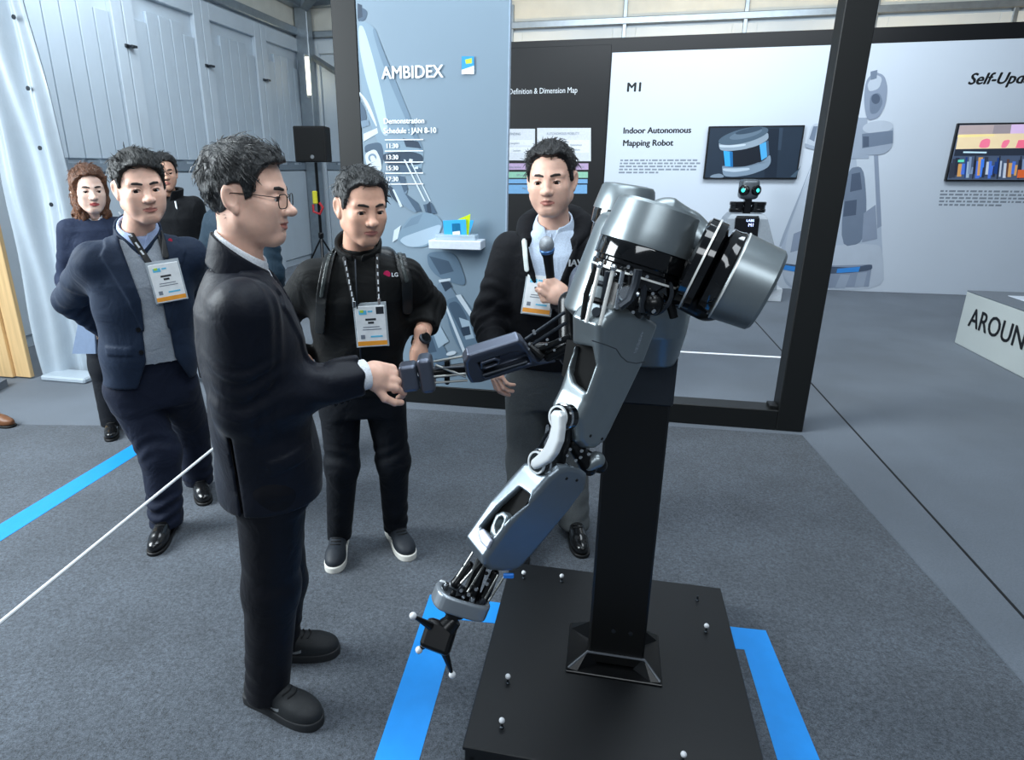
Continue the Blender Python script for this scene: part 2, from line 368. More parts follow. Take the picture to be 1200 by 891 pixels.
wtext('Indoor Autonomous', 730, 156.5, 7.0, M_ink, .0042, 0, .98)
wtext('Mapping Robot', 729.5, 171, 7.0, M_ink, .0042, 0, .98)
wtext('Self-Updating', 1133.5, 99, 13.2, M_ink, .006, .25, .95)
wtext('Definition & Dimension Map', 596, 110.5, 6.6, M_inkw, .0, 0, .80, BD)
random.seed(3)
def smallprint(u0, u1, v0, dv, n, b, m, par, last=.5):
    words = 'robot mapping space indoor sensor data with high accuracy location service building images and laser system for large area map update'.split()
    for i in range(n):
        a0, z = PB(u0-.5*i, v0+dv*i, b); a1 = PB(u1-.5*i, v0+dv*i, b)[0]
        if i == n-1: a1 = a0+(a1-a0)*last
        mb = MB(); x = a0
        while x < a1-.03:
            w = random.uniform(.02, .085); mb.add([BW(x, b-.001, z-.011), BW(min(x+w, a1), b-.001, z-.011), BW(min(x+w, a1), b-.001, z+.011), BW(x, b-.001, z+.011)], [[0, 1, 2, 3]]); x += w+.018
        tag(mb.build('small_print', m, par), None, None, None, 'stuff')
smallprint(727, 821, 188, 3.55, 5, BD, M_inkg, dw, .5)
smallprint(1102, 1230, 224, 4.0, 5, BD, M_inkg, dw, .6)
# chart on the black panel
C_ = dict(w=mat('chart_white', (222, 226, 232), .6), p=mat('chart_violet', (196, 170, 205), .6), g=mat('chart_green', (152, 205, 178), .6), b=mat('chart_blue', (126, 178, 222), .6), w2=mat('chart_pale', (236, 239, 243), .6))
def rect(u0, v0, u1, v1): return [(u0, v0), (u1, v0), (u1, v1), (u0, v1)]
for nm, r, m in (('chart_box', rect(560, 151, 627, 188), 'w'), ('chart_box', rect(629.5, 150, 692.5, 189), 'w'), ('chart_band', rect(560, 191.5, 689.5, 199), 'p'), ('chart_band', rect(560, 201.5, 689, 208.5), 'g'), ('chart_band', rect(560, 210, 688.5, 215), 'b'), ('chart_band', rect(560, 216.5, 688, 227), 'b')):
    decal(nm, r, BD, C_[m], dw, 1)
for r in (rect(562, 164, 625, 170.5), rect(562, 172.5, 625, 179), rect(632, 164, 658, 179), rect(664, 164, 690.5, 179)): decal('chart_cell', r, BD, C_['w2'], dw, 2)
for s, u, v, c_ in (('WAYFINDING', 590, 158.6, 3), ('AUTONOMOUS MOBILITY', 640.5, 158.3, 3), ('walking navigation', 590, 169, 2.4), ('Location', 601, 177.5, 2.4), ('Autonomous', 668, 171, 2.4), ('platform', 671, 176.5, 2.4), ('Realtime service', 592, 197, 2.6), ('GPS, map', 605, 206.4, 2.6), ('POI', 680, 197, 2.6), ('Map', 612, 222, 2.6)):
    wtext(s, u, v, c_, M_inkg, 0, 0, .8, BD-.003)
# printed transparent robot on the white panel
g = {k: mat('print_'+k, v, .6, 0, .03, 6) for k, v in dict(pale=(196, 206, 219), mid=(166, 178, 195), dk=(120, 134, 154), vdk=(84, 97, 118), hi=(208, 218, 230), blue=(64, 150, 232), body=(184, 196, 212), shade=(148, 160, 180)).items()}
pr_ = empty('robot_print', BW(3.2, BD-.002, 1.5), TH); pr_.parent = None
bpy.data.objects.remove(pr_)
PRN = [
 ('body', [(968, 168), (1000, 165), (1028, 180), (1032, 250), (1036, 340), (930, 340), (918, 330), (914, 290), (926, 260), (950, 200)]),
 ('pale', [(950, 200), (968, 182), (940, 285), (918, 300), (926, 262)]), ('mid', [(950, 196), (956, 180), (926, 262), (916, 290), (912, 288)]),
 ('hi', [(1003, 183), (1028, 182), (1031, 262), (1012, 270)]), ('shade', [(1024, 182), (1029, 182), (1033, 265), (1028, 268)]),
 ('pale', [(918, 292), (1030, 284), (1035, 300), (1036, 340), (932, 340), (916, 322)]),
 ('dk', [(992, 198), (1012, 194), (1016, 240), (1012, 285), (984, 290)]), ('vdk', [(998, 204), (1008, 202), (1010, 222), (996, 225)]),
 ('vdk', [(990, 236), (1004, 234), (1003, 252), (988, 254)]), ('shade', [(1012, 250), (1026, 240), (1028, 280), (1010, 284)]),
 ('mid', [(960, 220), (975, 205), (968, 290), (940, 296)]), ('dk', [(965, 232), (973, 226), (968, 262), (958, 266)]), ('shade', [(930, 274), (945, 268), (940, 292), (926, 296)]),
 ('shade', [(948, 312), (1022, 310), (1018, 336), (950, 338)]), ('mid', [(985, 322), (996, 322), (990, 338), (978, 338)]), ('mid', [(1005, 320), (1016, 319), (1012, 336), (1001, 337)]), ('mid', [(960, 322), (970, 322), (968, 337), (958, 337)]),
 ('vdk', [(916, 308), (950, 313), (1000, 314), (1022, 309), (1022, 317), (985, 321), (940, 320), (917, 316)]),
 ('blue', [(916, 310), (932, 312.5), (931, 318.5), (918, 316)]), ('blue', [(981, 315), (1008, 312.5), (1006, 318.5), (980, 320)]),
 # neck, head, side discs
 ('mid', [(1000, 138), (1016, 138), (1018, 186), (996, 186)]),
 ('shade', [(1014, 95), (1024, 84), (1036, 88), (1040, 102), (1038, 122), (1030, 138), (1016, 142), (1012, 120)]), ('pale', [(1016, 98), (1025, 87), (1034, 91), (1030, 104), (1018, 108)]),
 ('dk', [(1019, 112), (1030, 108), (1035, 120), (1028, 133), (1019, 134)]), ('vdk', ell(1026, 116, 5, 6)), ('dk', [(1020, 84), (1028, 82), (1027, 92), (1020, 94)]),
 ('mid', [(1010, 150), (1020, 143), (1040, 142), (1047, 148), (1046, 172), (1036, 181), (1016, 182), (1010, 178)]), ('pale', ell(1028.5, 149, 18, 7.5, rot=-6)), ('dk', [(1010, 157), (1046, 153), (1046, 168), (1010, 174)]), ('vdk', [(1011, 160), (1018, 160), (1018, 172), (1011, 173)]),
 ('pale', [(944, 172), (950, 148), (957, 144), (962, 147), (956, 174)]), ('dk', [(948, 163), (953, 148), (958, 148), (954, 166)]), ('mid', [(943, 168), (956, 172), (955, 176), (944, 173)]),
]
art = empty('wall_print', BW(3.2, BD-.002, 1.6), TH)
art.parent = None
for i, (m, pts) in enumerate(PRN): decal('print_area', pts, BD-.002, g[m], art, 1+i)
tag(art, 'large pale print of a see-through mapping robot on the white wall', 'wall print')
# TVs
def tv(label, quad, name='wall_screen'):
    b = BD-.06; q = [PB(u, v, b) for u, v in quad]; a0 = min(p[0] for p in q); a1 = max(p[0] for p in q); z0 = min(p[1] for p in q); z1 = max(p[1] for p in q)
    e = empty(name, BW((a0+a1)/2, BD-.03, z0), TH, label, 'screen', 'screens on the display wall')
    MB().box((a0, b, z0), (a1, BD-.012, z1), .006).booth().build('housing', mat('screen_housing', (16, 18, 22), .4), e)
    return e, b, a0, a1, z0, z1
def em(name, c, s=.75): return mat('screen_'+name, c, .35, 0, .03, 8, emit=s)
e, b, a0, a1, z0, z1 = tv('wall screen showing a round lidar sensor on dark blue', [(831, 148), (943, 147), (824, 210), (934, 209)])
SCR = em('navy', (34, 46, 60), .5); sc1 = MB().box((a0+.02, b-.004, z0+.02), (a1-.02, b+.002, z1-.02)).booth().build('screen', SCR, e)
def zpx(x, y, ox, oy, s): return (ox+x/s, oy+y/s)
Z7 = lambda pts: [zpx(x, y, 820, 140, 5.571) for x, y in pts]
LD = [((26, 36, 49), [(440, 60), (520, 60), (500, 380), (420, 380)]), ((46, 60, 76), [(520, 55), (545, 55), (530, 200), (510, 200)]), ((60, 78, 94), [(660, 300), (640, 330), (590, 375), (628, 378)]),
      ((110, 126, 142), [(60, 380), (80, 362), (130, 352), (160, 368), (150, 382)]),
      ((112, 130, 148), [(145, 300), (160, 312), (230, 318), (330, 305), (420, 270), (460, 225), (466, 280), (440, 320), (330, 362), (230, 376), (165, 372), (150, 355)]), ((160, 176, 190), [(150, 318), (220, 326), (320, 314), (330, 330), (230, 345), (152, 336)]),
      ((22, 28, 38), [(155, 205), (440, 140), (450, 240), (400, 275), (300, 308), (200, 312), (155, 300)]), ((52, 150, 214), [(155, 205), (215, 212), (217, 310), (165, 305)]), ((28, 96, 150), [(195, 212), (215, 212), (217, 310), (200, 310)]), ((70, 150, 200), [(390, 165), (432, 145), (440, 245), (402, 268)]), ((60, 84, 108), [(432, 145), (448, 138), (454, 230), (440, 243)]),
      ((128, 144, 158), [(122, 150), (160, 155), (260, 150), (380, 120), (446, 80), (450, 130), (380, 172), (280, 198), (180, 208), (130, 200)]), ((170, 184, 196), [(126, 165), (210, 168), (300, 158), (300, 172), (210, 184), (128, 182)]),
      ((70, 88, 104), ell(285, 108, 168, 46, rot=-14)), ((88, 106, 122), ell(300, 96, 110, 26, rot=-14)), ((50, 66, 82), ell(320, 74, 90, 16, rot=-12))]
for i, (c, pts) in enumerate(LD): decal('picture_area', Z7(pts), b-.005, em('%d_%d_%d' % c, c, .5), sc1, 1+i)
e, b, a0, a1, z0, z1 = tv('wall screen showing a colourful shopping mall interior', [(1123, 146), (1240, 143), (1108, 211), (1230, 213)])
sc1 = MB().box((a0+.02, b-.004, z0+.02), (a1-.02, b+.002, z1-.02)).booth().build('screen', em('mallbg', (88, 100, 120), .5), e)
Z6 = lambda pts: [zpx(x, y, 1080, 60, 4.458) for x, y in pts]
ML = [((176, 160, 160), [(200, 388), (600, 380), (600, 430), (190, 436)]), ((150, 140, 146), [(380, 386), (470, 384), (460, 440), (368, 440)]), ((212, 184, 222), [(470, 384), (600, 380), (600, 432), (462, 438)]), ((232, 210, 170), [(192, 436), (600, 428), (600, 505), (178, 512)]), ((245, 226, 150), [(190, 438), (380, 434), (378, 444), (188, 450)]),
      ((238, 120, 150), [(296, 506), (310, 466), (340, 456), (360, 462), (352, 505)]), ((238, 120, 150), [(412, 505), (425, 468), (455, 462), (462, 470), (440, 506)]), ((240, 110, 140), [(490, 505), (505, 465), (600, 460), (600, 508)]),
      ((40, 48, 62), [(176, 512), (600, 506), (600, 545), (168, 548)]), ((190, 220, 235), [(218, 524), (340, 526), (338, 534), (216, 532)]), ((70, 84, 108), [(166, 548), (600, 545), (600, 668), (134, 668)])]
random.seed(11)
cols = [(70, 110, 200), (40, 44, 60), (180, 190, 205), (90, 60, 50), (120, 140, 170), (60, 120, 220), (200, 150, 90), (50, 56, 70), (150, 170, 190), (30, 60, 120)]
xk = 140
while xk < 580:
    w = random.uniform(9, 24); t = random.uniform(552, 610); bt = random.uniform(640, 666); ML.append((cols[random.randrange(10)], [(xk+8, t), (xk+w+8, t), (xk+w, bt), (xk, bt)])); xk += random.uniform(8, 20)
for x_ in (262, 390, 500): ML.append(((34, 38, 48), [(x_+14, 548), (x_+20, 548), (x_+4, 668), (x_-2, 668)]))
ML += [((96, 210, 180), [(188, 568), (220, 566), (218, 580), (186, 580)]), ((205, 96, 50), [(500, 620), (600, 618), (600, 660), (494, 662)])]
for i, (c, pts) in enumerate(ML):
    q = Z6(pts); amax = PB(1238, 180, b)[0]
    decal('picture_area', [(min(p[0], 1228), p[1]) for p in q], b-.005, em('%d_%d_%d' % c, c, .5), sc1, 1+i)
# ------------------------------------------------------------------ small mapping robot on a white plinth
pz = empty('display_plinth', BW(1.7, 8.9, 0), TH, 'white display plinth that the little mapping robot stands on', 'plinth')
MB().box((1.05, 8.64, 0), (2.168, 9.2, .16), .004).booth().build('block', mat('plinth_white', (222, 228, 234), .5), pz)
M_shell = mat('robot_shell_grey', (150, 158, 166), .35, .3); M_dark = mat('gloss_black', (14, 15, 18), .15, 0, .05, 10, coat=.5)
mr = empty('mapping_robot', BW(1.66, 8.9, .16), TH, 'small grey mapping robot with green camera eyes and a lit black chest panel', 'robot')
BM = 8.9
def pm(u, v): return PB(u, v, BM-.2)
def frus(lev):                       # stacked rectangles (a0,a1,b0,b1,z)
    V = []; F = []
    for a0, a1, b0, b1, z in lev: V += [(a0, b0, z), (a1, b0, z), (a1, b1, z), (a0, b1, z)]
    for i in range(len(lev)-1):
        for k in range(4): F.append([4*i+k, 4*i+(k+1) % 4, 4*i+4+(k+1) % 4, 4*i+4+k])
    F.append([3, 2, 1, 0]); F.append([4*len(lev)-4+k for k in range(4)])
    return V, F
ac = pm(877, 250)[0]; zt = pm(877, 251)[1]; zf = pm(877, 290)[1]
V, F = frus([(ac-.42, ac+.42, BM-.36, BM+.34, .16), (ac-.40, ac+.40, BM-.35, BM+.33, .5), (ac-.235, ac+.235, BM-.2, BM+.2, zt-.06), (ac-.19, ac+.19, BM-.17, BM+.17, zt)])
MB().add(V, F).booth().build('body', M_shell, mr)
V, F = frus([(ac-.15, ac+.13, BM-.30, BM-.2, zf-.1), (ac-.15, ac+.13, BM-.24, BM-.15, zt-.05), (ac-.13, ac+.12, BM-.215, BM-.15, zt-.02)])
cp_ = MB().add(V, F).booth().build('chest_panel', M_dark, mr)
text('chest_lettering', 'LABS', .042, mat('lit_blue_text', (170, 190, 255), .4, emit=3.0), cp_, pm(874, 256)[0], pm(874, 259.5)[1], BM-.252, 0, .0005)
text('chest_lettering', 'M1', .055, mat('lit_blue_text', (1, 1, 1)), cp_, pm(875.5, 264)[0], pm(875, 265)[1], BM-.262, 0, .0005)
MB().box((ac-.045, BM-.1, zt-.01), (ac+.045, BM+.0, zt+.22), .01).booth().build('neck', M_dark, mr)
for s in (-1, 1):
    o = MB().lathe([(.02, 0), (.082, 0), (.088, .012), (.088, .04), (.08, .045), (.08, .085), (.088, .09), (.088, .12), (.08, .13), (.0, .13)], (ac+s*.128, BM-.09, zt+.015), (0, 0, 1), 28).booth().build('lidar_disc', M_dark, mr, True)
    MB().box((ac+s*.02, BM-.07, zt+.05), (ac+s*.1, BM-.03, zt+.08)).booth().build('lidar_arm', M_dark, mr)
hd = MB().box((ac-.11, BM-.14, zt+.17), (ac+.11, BM+.1, zt+.41), .05, seg=3).booth().build('head', mat('robot_head_grey', (92, 98, 104), .4, .4), mr, True)
for s, yo in ((-1, 0), (1, 0)):
    MB().lathe([(.0, .02), (.05, .02), (.062, .012), (.066, -.02)], (ac+s*.075+.0, BM-.13, zt+.28), (s*.55, -.83, 0), 24).booth().build('eye_ring', M_dark, hd, True)
    MB().lathe([(.0, .034), (.016, .03), (.024, .02)], (ac+s*.075, BM-.13, zt+.28), (s*.55, -.83, 0), 18).booth().build('eye_lens', mat('green_eye', (60, 225, 205), .2, emit=1.5), hd, True)
# ------------------------------------------------------------------ low white display table on the right ("AROUND ...")
bt_ = empty('display_table', BW(3.9, 5.6, 0), TH, 'low white display table with black lettering at the right edge', 'display table')
zt = PA(1139, 330, 3.33)[1]; zt = .50
MB().box((3.335, 4.2, 0), (4.75, 6.86, zt), .006).booth().build('body', mat('table_white', (206, 212, 208), .5, 0, .02, 3), bt_)
MB().box((3.335, 4.2, zt), (4.75, 6.86, zt+.012), .003).booth().build('top_rim', mat('table_grey_rim', (108, 116, 124), .5), bt_)
MB().box((3.55, 4.4, zt+.006), (4.55, 6.62, zt+.016), .002).booth().build('top_screen', mat('table_top_white', (214, 222, 232), .4), bt_)
# text on the face a = 3.335 that looks to -a: letters run towards smaller b
R = np.array([[-WX, 0, -UX], [-WY, 0, -UY], [0, 1, 0]])
text('lettering', 'AROUND G', .245, M_ink, bt_, 0, 0, 0, 0, .004, rot=R, T=np.array(BW(3.332, 6.70, .21)))
# ================================================================== implicit-surface modelling tools
def nrm(v): v = np.array(v, float); return v/np.linalg.norm(v)
def smin(a, b, k):
    h = np.clip(.5+.5*(b-a)/k, 0, 1); return b*(1-h)+a*h-k*h*(1-h)
def smax(a, b, k): return -smin(-a, -b, k)
def cone(p, a, b, r1, r2):
    a = np.asarray(a, np.float32); b = np.asarray(b, np.float32); ba = b-a; t = np.clip(((p-a) @ ba)/max(1e-9, float(ba @ ba)), 0, 1)
    return np.linalg.norm(p-a-t[:, None]*ba, axis=1)-(r1+(r2-r1)*t)
def ellp(p, c, r, R=None):
    q = p-np.asarray(c, np.float32)
    if R is not None: q = q @ np.asarray(R, np.float32)
    r = np.asarray(r, np.float32); k0 = np.linalg.norm(q/r, axis=1); k1 = np.linalg.norm(q/(r*r), axis=1)+1e-9
    return k0*(k0-1)/k1
def rbox(p, c, h, r, R=None):
    q = p-np.asarray(c, np.float32)
    if R is not None: q = q @ np.asarray(R, np.float32)
    q = np.abs(q)-np.asarray(h, np.float32)+r
    return np.linalg.norm(np.maximum(q, 0), axis=1)+np.minimum(q.max(1), 0)-r
def poly2(x, y, pts):
    """signed distance to a polygon in 2-D"""
    pts = np.asarray(pts, np.float32); n = len(pts); d = np.full(x.shape, 1e9, np.float32); s = np.ones(x.shape, np.float32)
    for i in range(n):
        vi = pts[i]; vj = pts[i-1]; e = vj-vi; wx = x-vi[0]; wy = y-vi[1]
        t = np.clip((wx*e[0]+wy*e[1])/(e @ e+1e-12), 0, 1); bx = wx-e[0]*t; by = wy-e[1]*t; d = np.minimum(d, bx*bx+by*by)
        c1 = y >= vi[1]; c2 = y < vj[1]; c3 = e[0]*wy > e[1]*wx
        flip = (c1 & c2 & c3) | (~c1 & ~c2 & ~c3); s = np.where(flip, -s, s)
    return s*np.sqrt(d)
def extr(d2, z, h, r):
    qx = d2+r; qy = np.abs(z)-h+r
    return np.minimum(np.maximum(qx, qy), 0)+np.sqrt(np.maximum(qx, 0)**2+np.maximum(qy, 0)**2)-r
def surf(fn, lo, hi, h, proj=1):
    """surface nets: quads of the zero set of fn inside a box"""
    lo = np.array(lo, float); B = 5; nb = np.ceil((np.ceil((np.array(hi, float)-lo)/h)+1)/B).astype(int); n = nb*B
    g = np.stack(np.meshgrid(*[lo[i]+h*(B*np.arange(nb[i])+(B-1)/2) for i in range(3)], indexing='ij'), -1).reshape(-1, 3).astype(np.float32)
    fc = fn(g).astype(np.float32); F = np.repeat(np.repeat(np.repeat(fc.reshape(nb), B, 0), B, 1), B, 2)
    act = np.argwhere(np.abs(fc.reshape(nb)) < h*(B*.87*1.45+1.0))
    off = np.stack(np.meshgrid(*[np.arange(B)]*3, indexing='ij'), -1).reshape(-1, 3)
    for i in range(0, len(act), 3000):
        ij = (act[i:i+3000, None, :]*B+off[None]).reshape(-1, 3)
        F[ij[:, 0], ij[:, 1], ij[:, 2]] = fn((lo+h*ij).astype(np.float32))
    S = F < 0
    c = n-1; acc = np.zeros(tuple(c)+(3,), np.float32); cnt = np.zeros(tuple(c), np.float32)
    def sub(A, dx, dy, dz): return A[dx:dx+c[0], dy:dy+c[1], dz:dz+c[2]]
    for axis in range(3):
        for o1 in (0, 1):
            for o2 in (0, 1):
                d0 = [0, 0, 0]; oth = [k for k in range(3) if k != axis]; d0[oth[0]] = o1; d0[oth[1]] = o2; d1 = list(d0); d1[axis] = 1
                f0 = sub(F, *d0); f1 = sub(F, *d1); m = sub(S, *d0) != sub(S, *d1)
                t = np.where(m, f0/np.where(m, f0-f1, 1), 0)
                cnt += m
                for k in range(3): acc[..., k] += np.where(m, (t if k == axis else d0[k]), 0)
    act = cnt > 0; idx = np.full(tuple(c), -1, np.int64); idx[act] = np.arange(act.sum())
    ijk = np.argwhere(act); V = lo+h*(ijk+acc[act]/cnt[act][:, None])
    Q = []
    for axis in range(3):
        oth = [k for k in range(3) if k != axis]; u, v = oth
        sl0 = [slice(None)]*3; sl1 = [slice(None)]*3; sl0[axis] = slice(0, -1); sl1[axis] = slice(1, None)
        ch = S[tuple(sl0)] != S[tuple(sl1)]
        e = np.argwhere(ch)
        e = e[(e[:, u] > 0) & (e[:, v] > 0) & (e[:, u] < c[u]) & (e[:, v] < c[v])]
        if not len(e): continue
        s0 = S[tuple(e.T)]
        def cell(du, dv): q = e.copy(); q[:, u] += du; q[:, v] += dv; return idx[tuple(q.T)]
        q = np.stack([cell(-1, -1), cell(0, -1), cell(0, 0), cell(-1, 0)], 1)
        flip = s0 if axis != 1 else ~s0
        q = np.where(flip[:, None], q, q[:, ::-1]); Q.append(q)
    if not Q: print('EMPTY SURFACE'); return np.array([[0, 0, 1.], [.001, 0, 1], [0, .001, 1.]]), np.array([[0, 1, 2, 2]])[:, :3]
    Q = np.concatenate(Q)
    for _ in range(proj):
        p = V.astype(np.float32); f0 = fn(p); e_ = .35*h; G = np.stack([fn(p+np.eye(3, dtype=np.float32)[k]*e_)-fn(p-np.eye(3, dtype=np.float32)[k]*e_) for k in range(3)], 1)/(2*e_)
        g2 = (G**2).sum(1)+.05; st_ = np.clip(f0/g2, -.6*h, .6*h); V = V-G*st_[:, None]
    return V, Q
def sobj(name, fn, lo, hi, h, m, par, R=None, T=None, proj=1, mats=None, pick=None):
    """implicit surface as one mesh; R, T bring its own space to the world"""
    V, Q = surf(fn, lo, hi, h, proj)
    fm = None
    if pick is not None: fm = pick(V[Q].mean(1))
    if R is not None: V = V @ np.array(R).T+np.array(T)
    return mesh(name, V, Q, m, par, True, True, None, mats, fm)
# ================================================================== black gate frame and the grey graphic panel
M_frame = mat('frame_black', (11, 13, 13), .5, 0, .08, 6)
BF = 4.15
rb = toab(FL(788, 464, .137))[1]
gf = empty('gate_frame', BW(-.2, BF+.08, 0), TH, 'big black square-section gate frame standing on the carpet behind the robot', 'frame')
MB().box((1.13, BF, .004), (1.29, rb, 3.1), .004).booth().build('post', M_frame, gf)
MB().box((-1.765, BF, .004), (-1.605, rb, 3.1), .004).booth().build('post', M_frame, gf)
MB().box((-1.605, BF+.001, .004), (1.13, rb-.001, .137), .004).booth().build('rail', M_frame, gf)
MB().box((-1.605, BF+.001, 2.96), (1.13, rb-.001, 3.1), .004).booth().build('rail', M_frame, gf)
MB().box((1.08, BF+.03, .137), (1.13, rb-.03, .16), .003).booth().build('corner_foot', M_frame, gf)
gp = empty('graphic_panel', BW(-1.13, BF+.03, .137), TH, 'tall blue-grey graphic panel with white lettering fixed in the black frame', 'panel')
M_pan = mat('panel_blue_grey', (124, 143, 158), .45, 0, .03, .9)
MB().box((-1.604, BF+.006, .1375), (-.659, BF+.05, 2.955), .002).booth().build('board', M_pan, gp)
MB().box((-.661, BF+.002, .1375), (-.652, BF+.054, 2.955), .001).booth().build('edge_trim', mat('panel_trim', (150, 168, 186), .4), gp)
BP = BF+.004
q_ = {k: mat('art_'+k, v, .5, 0, .04, 5) for k, v in dict(shell=(124, 147, 164), shell2=(104, 127, 146), hi=(172, 190, 203), lt=(196, 208, 218), mid=(110, 131, 150), dk=(66, 86, 106), vd=(44, 60, 78), lo=(116, 140, 158), lo2=(94, 117, 137), pale=(158, 178, 194)).items()}
ART = [
 ('dk', [(419, 8), (427, 10), (431, 14), (428, 24), (419, 26)]), ('vd', [(419, 4), (424, 6), (425, 20), (419, 22)]),
 ('shell', [(419, 24), (429, 26), (440, 33), (449, 60), (466, 100), (480, 135), (497, 176), (494, 203), (470, 206), (452, 190), (440, 160), (430, 135), (424, 105), (420, 70)]),
 ('hi', [(420, 30), (426, 30), (438, 70), (450, 120), (456, 160), (448, 158), (440, 130), (428, 90), (421, 55)]), ('shell2', [(440, 33), (449, 60), (466, 100), (480, 135), (497, 176), (492, 178), (472, 132), (456, 95), (444, 62), (436, 34)]),
 ('lt', [(420.5, 106), (432, 120), (442, 146), (441, 150), (424, 112), (420.5, 112)]), ('dk', [(421, 116), (428, 128), (430, 140), (424, 146), (422, 140)]), ('mid', [(423, 142), (432, 140), (433, 147), (424, 150)]),
 ('lt', [(426, 157), (442, 150), (443, 156), (426, 166)]), ('dk', [(427, 170), (446, 166), (450, 178), (447, 196), (442, 188), (438, 176), (428, 180)]), ('lt', [(427, 180), (440, 174), (446, 186), (448, 200), (438, 200), (430, 195)]), ('mid', ell(436.5, 185, 5, 5)), ('lt', ell(436.5, 185, 2.6, 2.6)), ('lt', [(434, 186), (440, 185), (446, 200), (440, 202)]),
 ('vd', [(448, 180), (470, 178), (485, 178), (496, 182), (495, 192), (478, 194), (462, 196), (450, 190)]), ('dk', [(452, 192), (480, 194), (494, 197), (494, 202), (474, 203), (455, 200)]), ('vd', [(472, 162), (490, 166), (494, 174), (476, 172)]),
 ('lt', [(480, 186), (484, 187), (483, 190), (479, 189)]), ('lt', [(486, 196), (490, 195), (490, 198), (486, 198)]), ('lt', [(473, 187), (475, 187), (499, 236), (497, 236)]), ('lt', [(480, 188), (481.5, 188), (505, 236), (503.5, 236)]),
 ('mid', [(452, 203), (470, 205), (478, 222), (476, 229), (466, 226), (456, 214)]), ('dk', [(466, 206), (474, 207), (478, 222), (474, 226)]), ('vd', [(455, 216), (462, 222), (470, 236), (468, 240), (458, 230)]), ('mid', [(458, 214), (480, 232), (492, 246), (486, 250), (466, 236)]), ('dk', [(474, 226), (490, 238), (494, 248), (488, 248)]),
 ('lt', [(460, 222), (462, 222), (472, 242), (469, 243)]), ('dk', [(496, 240), (506, 238), (512, 250), (500, 252)]), ('vd', [(500, 240), (504, 236), (506, 250), (501, 250)]),
 ('lo', [(470, 268), (480, 254), (496, 248), (512, 252), (520, 262), (514, 276), (500, 290), (480, 290), (464, 282)]), ('pale', [(466, 280), (500, 268), (518, 262), (514, 276), (498, 288), (478, 290)]), ('lt', [(462, 270), (470, 264), (466, 280), (460, 284)]), ('shell2', [(472, 268), (482, 256), (496, 250), (490, 262)]),
 ('lo2', [(500, 296), (524, 294), (536, 300), (548, 335), (530, 332), (512, 324), (502, 312)]), ('dk', [(503, 300), (526, 306), (532, 318), (516, 322)]), ('mid', [(512, 330), (530, 336), (540, 360), (524, 366), (514, 352)]), ('vd', [(516, 330), (524, 326), (530, 336), (522, 342)]), ('lt', [(514, 328), (528, 326), (528, 329), (515, 331)]),
 ('lo2', [(482, 352), (500, 360), (512, 390), (530, 425), (518, 440), (498, 430), (482, 400)]), ('pale', [(484, 358), (494, 362), (500, 384), (492, 392), (484, 384)]), ('dk', [(500, 366), (508, 372), (514, 388), (506, 392)]), ('pale', [(506, 386), (516, 382), (526, 400), (514, 408)]), ('dk', [(496, 396), (506, 394), (512, 412), (502, 414)]),
 ('lo2', [(520, 352), (540, 346), (556, 366), (562, 400), (552, 420), (540, 412), (528, 388)]), ('dk', [(524, 356), (536, 352), (548, 372), (552, 396), (544, 396), (534, 376)]), ('pale', [(538, 372), (550, 376), (556, 396), (546, 398)]), ('vd', [(540, 384), (550, 382), (552, 392), (543, 394)]), ('lt', [(521, 358), (523.5, 357), (546, 412), (543, 414)]), ('lt', [(534, 346), (540, 345), (562, 380), (559, 383)]), ('lt', ell(529, 414, 6, 2.4, rot=-14)), ('dk', [(510, 420), (524, 424), (534, 440), (516, 442)]),
]
for i, (k, pts) in enumerate(ART): decal('print_area', pts, BP, q_[k], gp, 1+i*.35)
LY = BP-.0075
def ptext(s, u, v, cap, bold=.0, sx=1.0): return wtext(s, u, v, cap, M_inkw, bold, 0, sx, LY, 'lettering', gp)
ptext('AMBIDEX', 447.5, 92.5, 14.6, .0022, .93)
ptext('Demonstration', 449.5, 145, 6.2, .0012, .98)
ptext('Schedule : JAN 8-10', 449.5, 156.4, 6.4, .0012, .92)
for s, v in (('11:30', 173.6), ('13:30', 186.8), ('15:30', 199.6), ('17:30', 212.4)): ptext(s, 452, v, 5.2, .0012, 1.0)
for v in (164, 177.2, 190.3, 203.2, 216): decal('rule_line', [(451, v-.6), (496, v-1.0), (496, v+.2), (451, v+.6)], LY, M_inkw, gp, 1)
tk = decal('badge_print', rect(541, 66, 555.5, 87), LY, mat('badge_blue', (52, 150, 214), .5), gp, 1); decal('badge_print', [(541, 82), (555.5, 77), (555.5, 87), (541, 87)], LY, M_inkw, gp, 2); decal('badge_print', [(545, 70), (553, 68), (553, 74), (546, 75)], LY, mat('badge_green', (188, 214, 60), .5), gp, 2)
# shelf with the award
sh = empty('wall_shelf', BW(-.96, BF-.05, 1.08), TH, 'small white wall shelf on the blue-grey panel', 'shelf')
zs = PB(520, 281, BF-.1)[1]
MB().box((-1.13, BF-.15, zs-.055), (-.79, BF+.004, zs), .004).booth().build('board', mat('shelf_white', (214, 222, 232), .4), sh)
aw = empty('award', BW(-.95, BF-.09, zs), TH, 'blue and lime acrylic award standing on the white shelf', 'award')
M_ab = setnode(mat('acrylic_blue', (70, 178, 236), .1, 0, .03, 10, emit=.15), Transmission_Weight=.2); M_ag = mat('acrylic_lime', (196, 226, 40), .15, 0, .03, 10, emit=.15); M_acl = mat('acrylic_clear', (205, 222, 235), .08, 0, .02, 5, alpha=.55)
MB().box((-1.09, BF-.13, zs), (-.83, BF-.03, zs+.035), .004).booth().build('base', M_acl, aw)
def apoly(pts): return [PB(u, v, BF-.09) for u, v in pts]
